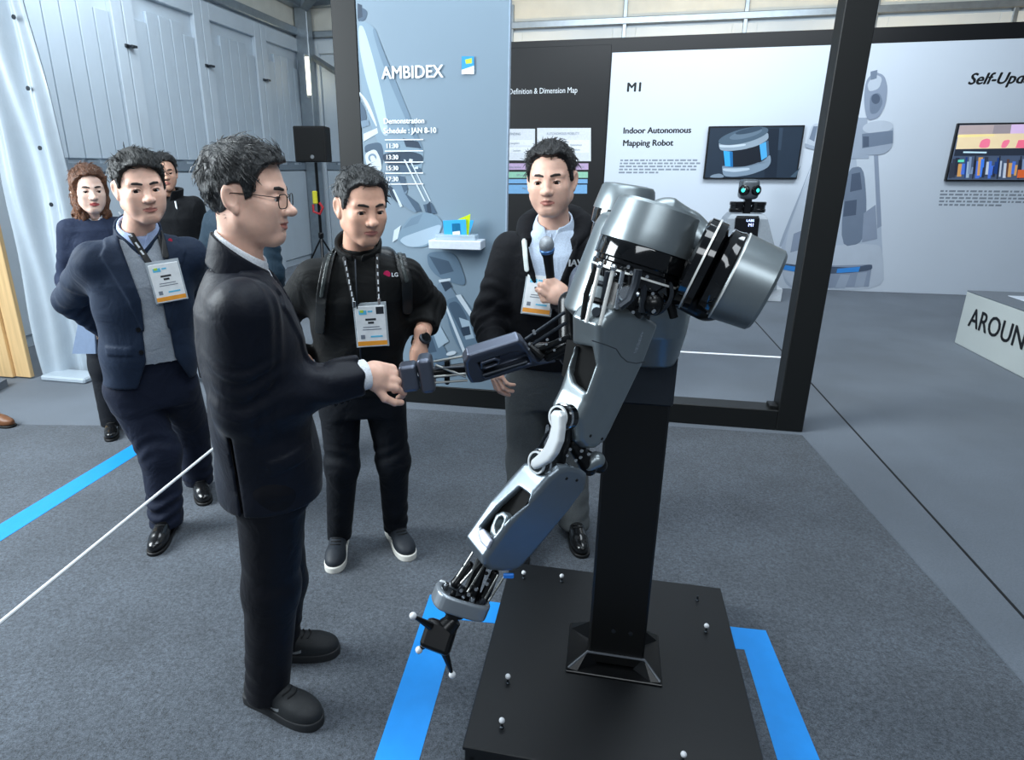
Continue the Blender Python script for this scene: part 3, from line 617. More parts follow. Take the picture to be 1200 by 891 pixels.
MB().prism(apoly([(521, 277), (519.5, 258.5), (546, 257), (547, 277)]), BF-.10, BF-.088).booth().build('blue_plate', M_ab, aw)
MB().prism(apoly([(546, 277), (548, 258), (555, 258.5), (549, 277)]), BF-.085, BF-.075).booth().build('blue_plate', M_ab, aw)
MB().prism(apoly([(526, 262), (551, 251), (549, 277), (541, 277)]), BF-.087, BF-.079).booth().build('lime_plate', M_ag, aw)
MB().prism(apoly([(530, 262), (539, 261.5), (540, 275), (531, 275)]), BF-.104, BF-.1005).booth().build('emblem', mat('emblem_teal', (30, 110, 150), .3), aw)
MB().prism(apoly([(531, 271.5), (539.5, 270.5), (539.7, 274.6), (531.2, 274.6)]), BF-.106, BF-.104).booth().build('emblem_band', M_inkw, aw)
# ================================================================== platform
M_plat = mat('platform_black', (12, 14, 17), .42, 0, .08, 5, .02, 80)
ZP = .10
pf = empty('robot_platform', BW(.095, 1.77, 0), TH, 'low matt black square platform that carries the robot', 'platform')
MB().box((-.30, 1.325, .004), (.495, 2.205, ZP-.014), .003).booth().build('body', M_plat, pf)
MB().box((-.305, 1.32, ZP-.014), (.50, 2.21, ZP), .002).booth().build('top_board', M_plat, pf)
M_ball = mat('marker_grey_white', (205, 208, 212), .75, 0, .05, 300, .1, 400)
for i, (u, v) in enumerate([(613.5, 678), (658, 682), (827, 741), (595, 801), (588, 853), (800, 893), (817, 704)]):
    q = FL(u, v, ZP)
    st = MB().lathe([(.0065, 0), (.0065, .004), (.0035, .006), (.0035, .02)], q, (0, 0, 1), 12).build('marker_stem', M_steel, pf, True)
    if i < 6: MB().sphere(q+np.array([0, 0, .026]), .0085, 16).build('marker_ball', M_ball, st, True)
MB().lathe([(.0, .003), (.007, .003), (.007, 0)], BW(-.28, 1.319, .05), (-WX, -WY, 0), 10).build('screw', M_steel, pf)
# ================================================================== the robot
M_sil = mat('silver_shell', (136, 145, 149), .34, .75, .03, 30); M_silw = mat('white_metal_link', (226, 230, 232), .3, .35, .02, 20)
M_gun = mat('gunmetal_shell', (98, 104, 118), .33, .75, .03, 30); M_blk = mat('robot_black', (12, 13, 15), .28, .2, .1, 20); M_bgl = mat('robot_gloss_black', (10, 11, 13), .10, .1, .05, 10, coat=.6)
M_rod = mat('rod_white', (225, 226, 222), .3, .2); M_chr = mat('chrome', (210, 214, 218), .14, .95); M_dkg = mat('dark_grey_metal', (52, 57, 64), .35, .6)
rob = empty('humanoid_robot', BW(.105, 1.77, ZP), TH, 'silver two-armed humanoid robot on a black column shaking hands', 'robot')
col = MB().box((.020, 1.705, ZP+.01), (.192, 1.845, 1.02), .006).booth().build('column', mat('column_black', (11, 12, 13), .4, .1, .1, 8), rob)
fl_ = MB().prism([(-.046, 1.655), (.25, 1.655), (.25, 1.885), (-.046, 1.885)], ZP, ZP+.008, 'z', .002).booth().build('base_plate', M_blk, rob)
for sa, sb in ((-1, -1), (1, -1), (1, 1), (-1, 1)):     # four gusset ridges from the column corners
    ca, cb = .106+sa*.086, 1.775+sb*.07; fa, fb = .102+sa*.142, 1.77+sb*.109
    MB().add([(ca, cb, ZP+.055), (fa, fb, ZP+.012), (fa-sa*.03, fb, ZP+.008), (fa, fb-sb*.025, ZP+.008), (ca-sa*.03, cb, ZP+.008), (ca, cb-sb*.03, ZP+.008)], [[0, 1, 2, 4], [0, 5, 3, 1], [1, 3, 2], [0, 4, 5], [4, 2, 3, 5]]).booth().build('gusset', M_blk, fl_)
    MB().lathe([(.0, .006), (.007, .006), (.007, 0)], BW(fa-sa*.018, fb-sb*.012, ZP+.009), (0, 0, 1), 12).build('bolt', M_steel, fl_)
MB().tube([(-.038, 1.663, ZP+.013), (.018, 1.702, ZP+.052), (.194, 1.702, ZP+.052), (.242, 1.663, ZP+.013)], .0042, 6).booth().build('flange_edge', mat('flange_edge_grey', (120, 124, 130), .35, .7), fl_)
for u, v in ((719, 740), (739, 743), (764, 456), (748, 458)):
    a, z = PB(u, v, 1.704); MB().lathe([(.0, .004), (.006, .004), (.0065, 0)], BW(a, 1.705, z), (-WX, -WY, 0), 12).build('bolt', M_dkg, col)
class Link:
    """a limb's own frame: f forward, s sideways (towards the near side), t down the limb"""
    def __init__(s, O, t, f):
        s.O = np.array(O, float); s.t = nrm(t); f = np.array(f, float); s.f = nrm(f-s.t*np.dot(f, s.t)); s.s = np.cross(s.t, s.f)
        s.R = np.stack([s.f, s.s, s.t], 1)
        if np.dot(s.s, -s.O+np.array([0, 0, HC])) < 0: s.s = -s.s; s.R = np.stack([s.f, s.s, s.t], 1)
    def side(s, u, v, k): return s._hit(u, v, s.s, k, (0, 2))
    def front(s, u, v, k): return s._hit(u, v, s.f, k, (1, 2))
    def _hit(s, u, v, n, k, ij):
        r = ray(u, v); C = np.array([0, 0, HC]); t = (np.dot(s.O, n)+k-np.dot(C, n))/np.dot(r, n); q = (C+r*t-s.O) @ s.R; return (q[ij[0]], q[ij[1]])
    def W(s, f, sd, t): return s.O+s.R @ np.array([f, sd, t])
# ---- near upper arm
def curved(name, L, side_px, half, r, par, m, wins=(), sidewins=(), h=.0032, inner=True, bulge=0.0, hollow=.013, front=None, slant=None):
    sp = [L.side(u, v, half) for u, v in side_px]; A = np.array(sp)
    fp = [L.front(u, v, front[1]) for u, v in front[0]] if front else None
    W_ = [[L.front(u, v, wf) for u, v in pts] for pts, wf, dp in wins]
    S_ = [[L.side(u, v, half) for u, v in pts] for pts, dp in sidewins]
    def fn(p):
        d2 = poly2(p[:, 0], p[:, 2], sp)
        if fp: d2f = poly2(p[:, 1], p[:, 2], fp)
        d = extr(d2, p[:, 1], half, r)
        if slant: d = smax(d, (slant[0]+slant[1]*(half-p[:, 1])/(2*half))-p[:, 2], .010)
        if fp: d = smax(d, np.minimum(d2f, p[:, 0]-front[1]+.05), .012)
        if hollow:
            inn = extr(d2+hollow, p[:, 1], half-hollow, .004)
            if fp: inn = np.maximum(inn, np.minimum(d2f+hollow*.8, p[:, 0]-front[1]+.05+hollow))
        for w, (pts, wf, dp) in zip(W_, wins):
            c = extr(poly2(p[:, 1], p[:, 2], w)+.004, p[:, 0]-wf, dp, .004)-.004; d = smax(d, -c, .006)
            if hollow: d = np.maximum(d, -np.maximum(inn, np.abs(p[:, 0]-wf)-dp*1.2))
        for w, (pts, dp) in zip(S_, sidewins):
            c = extr(poly2(p[:, 0], p[:, 2], w)+.004, p[:, 1]-half, dp, .004)-.004; d = smax(d, -c, .005)
        return d
    lo = (A[:, 0].min()-.02, -half-.02, A[:, 1].min()-.02); hi = (A[:, 0].max()+.02, half+.02, A[:, 1].max()+.02)
    return sobj(name, fn, lo, hi, h, m, par, L.R, L.O), sp
UA = Link(P(728, 372, 1.40), (-.27, -.06, -.96), (-.80, -.60, 0))
hw = .046
ua_poly = [(704, 384), (712, 372), (722, 365), (740, 364), (760, 371), (774, 381), (757, 425), (717, 508), (711, 519), (699, 528), (686, 528), (679, 520), (678, 492), (688, 472), (703, 430), (704, 400)]
ff = .100
ua, _ = curved('upper_arm_shell', UA, ua_poly, hw, .018, rob, M_sil, wins=[([(671, 402), (698, 407), (696, 428), (685, 460), (671, 449), (665, 432)], ff-.02, .075)])
text('shell_lettering', 'AMBIDEX', .0125, M_inkg, ua, 0, 0, 0, 0, .0, rot=np.stack([UA.t, -UA.f, UA.s], 1), T=UA.W(*((lambda q: (q[0], hw+.0005, q[1]))(UA.side(752, 388, hw)))))
for u, v in ((692, 511), (705.5, 514.5)):
    f_, t_ = UA.side(u, v, hw); MB().lathe([(.0, .0015), (.0035, .0015), (.004, 0)], UA.W(f_, hw-.0005, t_), UA.s, 12).build('screw_hole', M_blk, ua)
sq = [UA.side(u, v, hw) for u, v in ((693, 399), (712, 405), (722, 409), (728, 418), (735, 424), (746, 426), (756, 424))]
MB().tube([UA.W(f_, hw+.0002, t_) for f_, t_ in sq], .0012, 5).build('panel_seam', mat('seam_dark', (60, 66, 72), .6), ua)
MB().tube([UA.W(.0, 0, .03), UA.W(.01, 0, .12)], .028, 16).build('inner_actuator', M_blk, rob, True)
for s_ in (-.02, .006, .022): MB().tube([UA.W(.02, s_, .0), UA.W(.045, s_-.006, .13)], .0022, 6).build('tendon', M_chr, rob)
# machinery between shoulder ring and upper arm
core = sobj('shoulder_core', lambda p: np.minimum(np.minimum(cone(p, (0, 0, -.12), (0, 0, .02), .055, .042), rbox(p, (-.02, -.01, -.05), (.035, .05, .06), .01)), cone(p, (.0, .02, -.06), (.0, .065, -.05), .024, .024)), (-.12, -.12, -.2), (.12, .12, .1), .004, M_blk, rob, UA.R, UA.O)
def pt(u, v, Y): return P(u, v, Y)
for (u0, v0, u1, v1) in ((703, 311, 687, 378), (719, 314, 703, 381)):
    MB().tube([pt(u0, v0, 1.31), pt(u1, v1, 1.30)], .0042, 10).build('rod', M_rod, rob, True); MB().sphere(pt(u0, v0, 1.31), .0075, 12).build('rod_end', M_chr, rob, True)
MB().tube([pt(748, 316, 1.30), pt(744, 335, 1.30), pt(737, 352, 1.29), pt(726, 360, 1.29)], .009, 8).build('bracket', M_dkg, rob, True)
MB().tube([pt(697, 316, 1.34), pt(687, 345, 1.33), pt(683, 375, 1.32)], .006, 8).build('bracket', M_blk, rob, True)
MB().lathe([(.0, .0), (.03, 0), (.036, .006), (.036, .04), (.03, .046), (.03, .06), (.0, .06)], pt(766, 352, 1.40), nrm((-.55, -.75, .2)), 32).build('motor', M_bgl, rob, True)
MB().lathe([(.036, 0), (.042, 0), (.042, .006), (.036, .006)], pt(772, 348, 1.37), nrm((-.75, -.35, .3)), 32, True).build('motor_ring', M_dkg, rob, True)
for k_, (u0, v0, u1, v1, r_, Y_, m_) in enumerate([(712, 318, 704, 372, .006, 1.33, M_dkg), (730, 318, 722, 362, .005, 1.33, M_chr), (741, 322, 738, 360, .008, 1.34, M_blk), (756, 326, 752, 366, .007, 1.345, M_dkg), (695, 330, 716, 336, .006, 1.335, M_dkg), (690, 350, 712, 356, .007, 1.33, M_blk), (724, 340, 748, 345, .006, 1.34, M_chr), (778, 330, 790, 372, .010, 1.39, M_blk), (764, 322, 784, 332, .009, 1.38, M_dkg)]):
    MB().tube([pt(u0, v0, Y_), pt(u1, v1, Y_)], r_, 8).build('linkage', m_, rob, True)
MB().lathe([(.0, .012), (.014, .012), (.018, .006), (.018, -.01)], pt(735, 345, 1.325), nrm((-.4, -.8, .3)), 20).build('bearing', M_chr, rob, True, 30)
random.seed(5)
for i in range(16):
    u = random.uniform(694, 768); v = random.uniform(312, 372); MB().lathe([(.0, .004), (.0035, .004), (.004, 0)], pt(u, v, 1.315+random.uniform(0, .03)), (-.3, -.9, .2), 8).build('screw', M_chr, core)
MB().lathe([(.0, .003), (.009, .003), (.011, 0)], pt(699, 366, 1.315), (-.5, -.8, .2), 14).build('screw', M_dkg, core)
# ---- shoulder cap (drum on the upper arm's axis), rings and outer drum
ax1 = nrm((.29, .06, .95)); c1 = P(757, 285, 1.44); K1 = .845
cap_prof = [(.0, .100*K1), (.06*K1, .100*K1), (.100*K1, .098*K1), (.108*K1, .090*K1), (.117*K1, .03*K1), (.121*K1, .0), (.121*K1, -.012*K1), (.116*K1, -.012*K1)]
sc_ = MB().lathe(cap_prof, c1, ax1, 64).build('shoulder_cap', M_sil, rob, True, 30)
MB().lathe([(a_*K1, b_*K1) for a_, b_ in [(.118, -.012), (.120, -.016), (.120, -.056), (.113, -.060), (.113, -.068), (.117, -.072), (.117, -.094), (.110, -.112), (.075, -.12), (.0, -.12)]], c1, ax1, 64).build('shoulder_band', M_bgl, rob, True, 30)
MB().lathe([(a_*K1, b_*K1) for a_, b_ in [(.1165, -.084), (.1205, -.084), (.1205, -.089), (.1165, -.089)]], c1, ax1, 64, True).build('ring', M_rod, rob, True)
# outer drum: axis to the right, a little down and towards the viewer
ax2 = nrm((.86, -.36, -.33)); c2 = P(852, 323, 1.385)
od = MB().lathe([(a_*.93, b_*.93) for a_, b_ in [(.0, .098), (.07, .098), (.090, .096), (.097, .089), (.103, .02), (.104, .004), (.100, .0)]], c2, ax2, 64).build('shoulder_drum', M_sil, rob, True, 30)
MB().lathe([(a_*.93, b_*.93) for a_, b_ in [(.101, .002), (.103, -.004), (.101, -.012), (.1005, -.02), (.102, -.03), (.095, -.034), (.08, -.036), (.0, -.036)]], c2, ax2, 64).build('drum_collar', M_bgl, rob, True, 30)
MB().lathe([(a_*.93, b_*.93) for a_, b_ in [(.08, -.036), (.100, -.042), (.107, -.046), (.108, -.060), (.105, -.064), (.108, -.068), (.108, -.084), (.100, -.090), (.0, -.090)]], c2, ax2, 64).build('drum_collar', M_bgl, rob, True, 30)
MB().lathe([(a_*.93, b_*.93) for a_, b_ in [(.1065, -.063), (.1105, -.063), (.1105, -.0675), (.1065, -.0675)]], c2, ax2, 64, True).build('ring', M_rod, rob, True)
MB().lathe([(a_*.93, b_*.93) for a_, b_ in [(.102, .0065), (.1055, .0065), (.1055, .003), (.102, .003)]], c2, ax2, 64, True).build('ring', M_rod, rob, True)
# yoke between the two drums
yk = sobj('yoke', lambda p: smin(cone(p, P(795, 272, 1.45), P(830, 287, 1.41), .040, .036), cone(p, P(780, 264, 1.46), P(800, 270, 1.45), .06, .045), .03), P(760, 250, 1.5)-np.array([.12, .2, .15]), P(850, 250, 1.5)+np.array([.08, .12, .12]), .004, M_sil, rob)
sobj('yoke_core', lambda p: np.minimum(cone(p, P(770, 312, 1.46), P(838, 322, 1.42), .055, .085), cone(p, P(800, 335, 1.44), P(830, 350, 1.40), .05, .05)), P(790, 320, 1.43)-np.array([.2, .2, .2]), P(800, 320, 1.43)+np.array([.2, .15, .2]), .005, M_blk, rob)
# ---- torso behind the near shoulder, and the far shoulder
TB = BW(.105, 1.775, 0); tx, ty = TB.x, TB.y
zt0, zt1, zt2, zt3 = P(690, 408, 1.6)[2]-.06, P(690, 392, 1.6)[2], P(690, 366, 1.6)[2], P(690, 248, 1.62)[2]
Rt = np.array([[UX, WX, 0], [UY, WY, 0], [0, 0, 1]])
def torso(p):
    z = p[:, 2]
    f0 = np.interp(z, [zt0, zt1, zt2, zt3, zt3+.03], [.095, .120, .130, .09, .08]); w0 = np.interp(z, [zt0, zt1, zt2, zt3, zt3+.03], [.10, .16, .175, .155, .14])
    k = np.interp(z, [zt0, zt1, zt2, zt3], [0, .01, .015, -.005])
    x = (p[:, 0]+k)/f0; y = p[:, 1]/w0
    d = ((np.abs(x)**3.2+np.abs(y)**3.2)**(1/3.2)-1)*np.minimum(f0, w0)*.8
    return smax(smax(d, z-zt3, .02), zt0-z, .01)
to = sobj('torso_shell', torso, (-.25, -.25, zt0-.05), (.25, .25, zt3+.06), .0055, M_sil, rob, Rt, (tx, ty, 0))
MB().box((.014, 1.699, 1.0), (.198, 1.851, zt0+.03), .006).booth().build('torso_foot', M_dkg, rob)
ax3 = nrm((.14, -.02, .99)); c3 = P(731, 247, 1.95)
MB().lathe([(.0, .075), (.05, .075), (.070, .072), (.077, .064), (.088, .012), (.090, .0), (.085, 0)], c3, ax3, 56).build('shoulder_cap', M_sil, rob, True, 30)
MB().lathe([(.087, 0), (.089, -.008), (.089, -.04), (.082, -.046), (.082, -.1), (.0, -.1)], c3, ax3, 56).build('shoulder_band', M_bgl, rob, True, 30)
hz = P(700, 252, 1.66)[2]; hb = P(690, 366, 1.62)[2]
def hoodshell(p):
    z = p[:, 2]; rf = np.interp(z, [hb-.06, hb, hz-.02, hz], [.10, .160, .108, .098]); rs = np.interp(z, [hb-.06, hb, hz], [.12, .16, .11])
    x = (p[:, 0]+np.interp(z, [hb, hz], [.012, -.012]))/rf; y = p[:, 1]/rs; d = ((np.abs(x)**2.4+np.abs(y)**2.4)**(1/2.4)-1)*np.minimum(rf, rs)
    return smax(smax(d, z-hz, .008), hb-.055-z, .006)
sobj('torso_hood', hoodshell, (-.22, -.22, hb-.1), (.22, .22, hz+.04), .005, M_sil, rob, Rt, np.array([tx, ty, 0])+np.array(BW(-.046, -.01, 0)))
# ---- elbow of the near arm
EL = Link(P(668, 515, 1.262), (-.20, -.05, -.97), (-.80, -.60, 0))
def plate(name, L, px, k, th, r, m, par, h=.0025):
    sp = [L.front(u, v, k) for u, v in px]; A = np.array(sp)
    return sobj(name, lambda p: extr(poly2(p[:, 1], p[:, 2], sp), p[:, 0]-k, th, r), (k-th-.02, A[:, 0].min()-.02, A[:, 1].min()-.02), (k+th+.02, A[:, 0].max()+.02, A[:, 1].max()+.02), h, m, par, L.R, L.O)
ban = [(647, 486), (651, 481), (657, 481.5), (661, 487), (661, 503), (659, 518), (653, 532), (646, 541), (636, 547), (628, 550), (624, 545), (625, 539), (632, 533), (640, 524), (645, 513), (648, 500)]
plate('elbow_link', EL, ban, .047, .010, .007, M_silw, rob)
for (u, v) in ((655.5, 489), (630.5, 542)):
    s_, t_ = EL.front(u, v, .03); q = EL.W(.03, s_, t_)
    MB().lathe([(.0, -.03), (.028, -.03), (.028, .0), (.022, .004), (.0, .004)], q, EL.f, 32).build('elbow_joint', M_bgl, rob, True, 30)
    MB().lathe([(.0215, .002), (.0255, .002), (.0255, .007), (.0215, .007)], q, EL.f, 32, True).build('joint_ring', M_silw, rob, True, 30)
    MB().lathe([(.027, -.012), (.0305, -.012), (.0305, -.006), (.027, -.006)], q, EL.f, 32, True).build('joint_ring', M_chr, rob, True, 30)
sobj('elbow_core', lambda p: np.minimum(np.minimum(cone(p, P(664, 490, 1.34), P(650, 545, 1.34), .022, .022), cone(p, P(672, 520, 1.36), P(690, 548, 1.36), .018, .02)), cone(p, P(685, 535, 1.38), P(702, 545, 1.38), .018, .02)), P(670, 520, 1.36)-np.array([.15, .12, .15]), P(670, 520, 1.36)+np.array([.15, .12, .15]), .004, M_blk, rob)
sobj('elbow_cup', lambda p: np.maximum(cone(p, P(690, 545, 1.355), P(699, 539, 1.36), .017, .020), -cone(p, P(684, 546, 1.335), P(690, 532, 1.335), .016, .016)), P(694, 543, 1.36)-np.array([.07, .07, .07]), P(694, 543, 1.36)+np.array([.07, .07, .07]), .003, M_sil, rob)
for i in range(4): MB().tube([P(645-1.6*i, 503+1.5*i, 1.345), P(632-1.6*i, 527+1.5*i, 1.345)], .0018, 6).build('spring_wire', M_dkg, rob)
random.seed(8)
for i in range(10):
    u = random.uniform(662, 690); v = random.uniform(526, 556); MB().lathe([(.0, .004), (.0035, .004), (.004, 0)], pt(u, v, 1.30+random.uniform(0, .02)), (-.3, -.9, .2), 8).build('screw', M_chr, rob)
# ---- near forearm
FA = Link(P(650, 562, 1.32), (-.50, -.12, -.86), (-.72, -.50, .48))
fa_poly = [(634, 572), (645, 559), (656, 550), (668, 546.5), (682, 549), (690, 557), (688, 573), (668, 600), (634, 642), (612, 667), (604, 671), (590, 672), (574, 671), (567, 664), (568, 655), (598, 612)]
hf = .045
f2 = .116
fa, _ = curved('forearm_shell', FA, fa_poly, hf, .014, rob, M_gun if False else mat('forearm_silver', (122, 132, 141), .33, .75, .03, 30), wins=[([(602, 569), (614, 578), (611, 588), (579, 629), (573, 625), (564, 619), (584, 592)], f2-.012, .06)], hollow=.015, slant=(min(FA.side(u, v, hf)[1] for u, v in fa_poly)-.004, .066))
MB().tube([FA.W(.02, -.03, -.01), FA.W(.012, .0, .17)], .0018, 6).build('tendon', M_chr, rob)
cu = [FA.front(u, v, f2-.02) for u, v in ((578, 618), (584, 604), (592, 600), (598, 606), (594, 620), (584, 634), (576, 632))]
cui = [FA.front(u, v, f2-.02) for u, v in ((583, 617), (587, 608), (592, 606), (594, 610), (590, 619), (584, 626))]
A = np.array(cu)
sobj('inner_cup', lambda p: np.maximum(extr(poly2(p[:, 1], p[:, 2], cu), p[:, 0]-f2+.024, .014, .004), -extr(poly2(p[:, 1], p[:, 2], cui), p[:, 0]-f2+.005, .03, .002)), (f2-.05, A[:, 0].min()-.01, A[:, 1].min()-.01), (f2+.01, A[:, 0].max()+.01, A[:, 1].max()+.01), .003, M_sil, rob, FA.R, FA.O)
wb_ = [FA.front(u, v, f2-.04) for u, v in ((598, 566), (624, 580), (584, 640), (560, 622))]
MB().add([FA.W(f2-.04, a_, b_) for a_, b_ in wb_]+[FA.W(f2-.046, a_, b_) for a_, b_ in wb_], [[0, 1, 2, 3], [7, 6, 5, 4], [0, 4, 5, 1], [1, 5, 6, 2], [2, 6, 7, 3], [3, 7, 4, 0]]).build('inner_shade_plate', mat('matt_black', (9, 10, 11), .9), rob)  # black plate added behind the window, shade for the forearm's interior
uw_ = [UA.front(u, v, ff-.045) for u, v in ((664, 398), (704, 403), (690, 468), (658, 440))]
MB().add([UA.W(ff-.045, a_, b_) for a_, b_ in uw_]+[UA.W(ff-.052, a_, b_) for a_, b_ in uw_], [[0, 1, 2, 3], [7, 6, 5, 4], [0, 4, 5, 1], [1, 5, 6, 2], [2, 6, 7, 3], [3, 7, 4, 0]]).build('inner_shade_plate', mat('matt_black', (9, 10, 11), .9), rob)  # same added dark plate inside the upper arm window
plate('cuff_insert', FA, [(560, 622), (567, 620), (577, 634), (572, 644), (564, 636)], f2+.004, .004, .003, mat('cuff_lilac_grey', (168, 172, 186), .4, .3), rob)
for u, v in ((664, 561), (676, 563)):
    f_, t_ = FA.side(u, v, hf); MB().lathe([(.0, .0015), (.0035, .0015), (.004, 0)], FA.W(f_, hf-.0005, t_), FA.s, 12).build('screw_hole', M_blk, fa)
# ---- near wrist and hand with fiducial
WY0 = 1.235
for (u0, v0, u1, v1) in ((556, 645, 536, 676), (562, 650, 546, 688), (570, 658, 548, 694), (566, 655, 540, 684), (584, 674, 565, 708), (592, 674, 572, 706)):
    MB().tube([P(u0, v0, 1.255), P(u1, v1, WY0)], .0028, 7).build('wrist_rod', mat('wrist_rod_grey', (128, 130, 128), .3, .6), rob, True)
sobj('wrist_core', lambda p: np.minimum(np.minimum(cone(p, P(566, 655, 1.28), P(550, 700, 1.255), .014, .02), cone(p, P(550, 662, 1.27), P(534, 684, 1.25), .009, .012)), cone(p, P(580, 672, 1.27), P(568, 700, 1.25), .010, .012)), P(558, 680, 1.26)-np.array([.1, .1, .1]), P(558, 680, 1.26)+np.array([.1, .1, .1]), .003, M_blk, rob)
MB().box((-.012, -.004, -.006), (.012, .004, .006), .002).xf(nrm((1, 0, 0)) if False else np.eye(3), P(596, 675, 1.25)).build('blue_label', mat('blue_label', (40, 130, 230), .4), rob)
for i in range(9):
    u = random.uniform(536, 575); v = random.uniform(660, 702); MB().lathe([(.0, .006), (.004, .006), (.0045, 0)], P(u, v, 1.225), (-.3, -.8, .4), 8).build('screw', M_chr if i % 3 else M_blk, rob)
HN = Link(P(545, 700, 1.235), (-.50, -.12, -.86), (-.72, -.50, .48))
hpx = [(512, 688), (514, 678), (522, 674), (530, 678), (540, 692), (552, 702), (566, 706), (574, 704), (575, 712), (569, 722), (556, 729), (540, 730), (528, 722), (518, 706)]
hl = [P(u, v, 1.235) for u, v in hpx]
# palm plate: outline lies in the plane across the wrist
ct = np.mean(hl, 0); e1 = nrm(hl[11]-hl[1]); nn = nrm(np.cross(e1, hl[6]-hl[1])); e2 = np.cross(nn, e1)
Rh = np.stack([e1, e2, nn], 1); h2 = [((q-ct) @ Rh)[:2] for q in hl]
out = [(-.060, -.012), (-.05, -.03), (-.02, -.034), (.03, -.03), (.052, -.014), (.055, .012), (.04, .03), (-.02, .034), (-.05, .028)]
for _ in range(2): out = [q_ for a_, b_ in zip(out, out[1:]+out[:1]) for q_ in ((a_[0]*.75+b_[0]*.25, a_[1]*.75+b_[1]*.25), (a_[0]*.25+b_[0]*.75, a_[1]*.25+b_[1]*.75))]
axh = nrm(P(540, 722, 1.228)-P(562, 668, 1.25)); eh = nrm(P(570, 712, 1.235)-P(520, 690, 1.235)); eh = nrm(eh-axh*np.dot(eh, axh)); eo = np.cross(axh, eh); Rp = np.stack([eh, eo, axh], 1); cp0 = P(541, 706, 1.237)
sobj('hand_plate', lambda p: np.maximum(extr(poly2(p[:, 0], p[:, 1], [(x_*1.2, y_*1.2) for x_, y_ in out]), p[:, 2], .020, .007), -extr(poly2(p[:, 0], p[:, 1], [(x_*.98, y_*.94) for x_, y_ in out]), p[:, 2]+.014, .020, .003)), (-.08, -.055, -.04), (.08, .055, .04), .0026, mat('hand_plate_silver', (142, 150, 158), .33, .6, .02, 20), rob, Rp, cp0)
MB().lathe([(.0, .0), (.020, 0), (.024, .004), (.024, .014), (.0, .014)], cp0-axh*.004, axh, 24).build('wrist_hub', M_blk, rob, True, 30)
for k_, (x_, y_) in enumerate([(-.045, -.012), (-.03, .016), (-.008, -.022), (.016, .018), (.034, -.014), (.044, .008)]): MB().lathe([(.0, .016), (.0055, .016), (.0065, .010), (.0065, 0)], cp0+eh*x_+eo*y_-axh*.012, -axh, 12).build('wrist_pin', (M_chr, M_blk, M_dkg)[k_ % 3], rob, True, 30)
for sx_ in (-.052, -.03, .035): MB().box((sx_-.008, -.036, -.022), (sx_+.008, -.026, -.012), .003).xf(Rp, cp0).build('plate_clip', M_silw if sx_ < 0 else M_blk, rob)
MB().lathe([(.0, .0), (.022, 0), (.026, .006), (.026, .014), (.016, .02), (.016, .034), (.0, .034)], cp0+axh*.017-eh*.008, axh, 28).build('tool_flange', M_blk, rob, True, 30)
fid = empty('tracking_target', P(514, 748, 1.225), 0); fid.parent = rob
fid.location = inv_of(rob) @ Vector(P(514, 748, 1.225))
bpy.data.objects.remove(fid)
cf = P(514, 746, 1.222); _n = nrm((-.12, -.78, .60)); _x = np.array([.92, -.08, -.32]); _x = nrm(_x-_n*np.dot(_x, _n)); Rf = np.stack([_x, np.cross(_n, _x), _n], 1)
fo = MB().box((-.036, -.034, -.020), (.036, .034, .020), .010, Rf, cf, 2).build('tracking_target', M_blk, rob)
MB().tube([P(524, 735, 1.222), P(533, 726, 1.228)], [.024, .018], 12).build('target_mount', M_blk, rob, True)
for (u, v, u1, v1) in ((484, 722, 505, 734), (491, 762, 500, 754), (530, 791, 521, 764)):
    q = P(u, v, 1.215); MB().tube([P(u1, v1, 1.222), q], [.010, .0035], 10).build('target_stalk', M_blk, fo, True); MB().sphere(q, .0086, 16).build('marker_ball', M_ball, fo, True)
# ---- far arm (handshake)
FR = Link(P(600, 412, 1.74), (-.94, -.10, -.30), (-.25, -.80, .55))
FR.s = FR.s
def far_px(px, Y): return [P(u, v, Y) for u, v in px]
# its frame: f = up face, s = towards the viewer
FR = Link(P(600, 415, 1.74), (-.95, -.03, -.30), (-.10, -.50, .86))
hr = .022
fr_poly = [(549, 418), (608, 399.5), (614, 403), (624, 417), (633, 424), (652, 423), (652, 426), (622, 431.5), (563, 450), (552, 450.5), (547, 442), (544, 426)]
fr_, _ = curved('forearm_shell', FR, fr_poly, hr, .010, rob, M_gun, sidewins=[([(560, 426), (600, 413.5), (616, 414), (622, 426), (600, 432.5), (569, 443.5)], .03)], h=.0032)
so = [FR.side(u, v, hr) for u, v in ((563, 426), (581, 420), (587, 422), (586, 428), (569, 434), (563, 433))]; si = [FR.side(u, v, hr) for u, v in ((567, 427.5), (580, 423), (584, 424), (583, 427), (570, 431.5), (566.5, 431))]
A = np.array(so)
sobj('inner_cup', lambda p: np.maximum(extr(poly2(p[:, 0], p[:, 2], so), p[:, 1]-hr+.012, .012, .003), -extr(poly2(p[:, 0], p[:, 2], si), p[:, 1]-hr, .03, .002)), (A[:, 0].min()-.01, -.03, A[:, 1].min()-.01), (A[:, 0].max()+.01, .06, A[:, 1].max()+.01), .0026, M_gun, rob, FR.R, FR.O)
MB().tube([P(566, 440, 1.725), P(618, 424, 1.725)], .0055, 8).build('inner_rod', M_dkg, rob, True)
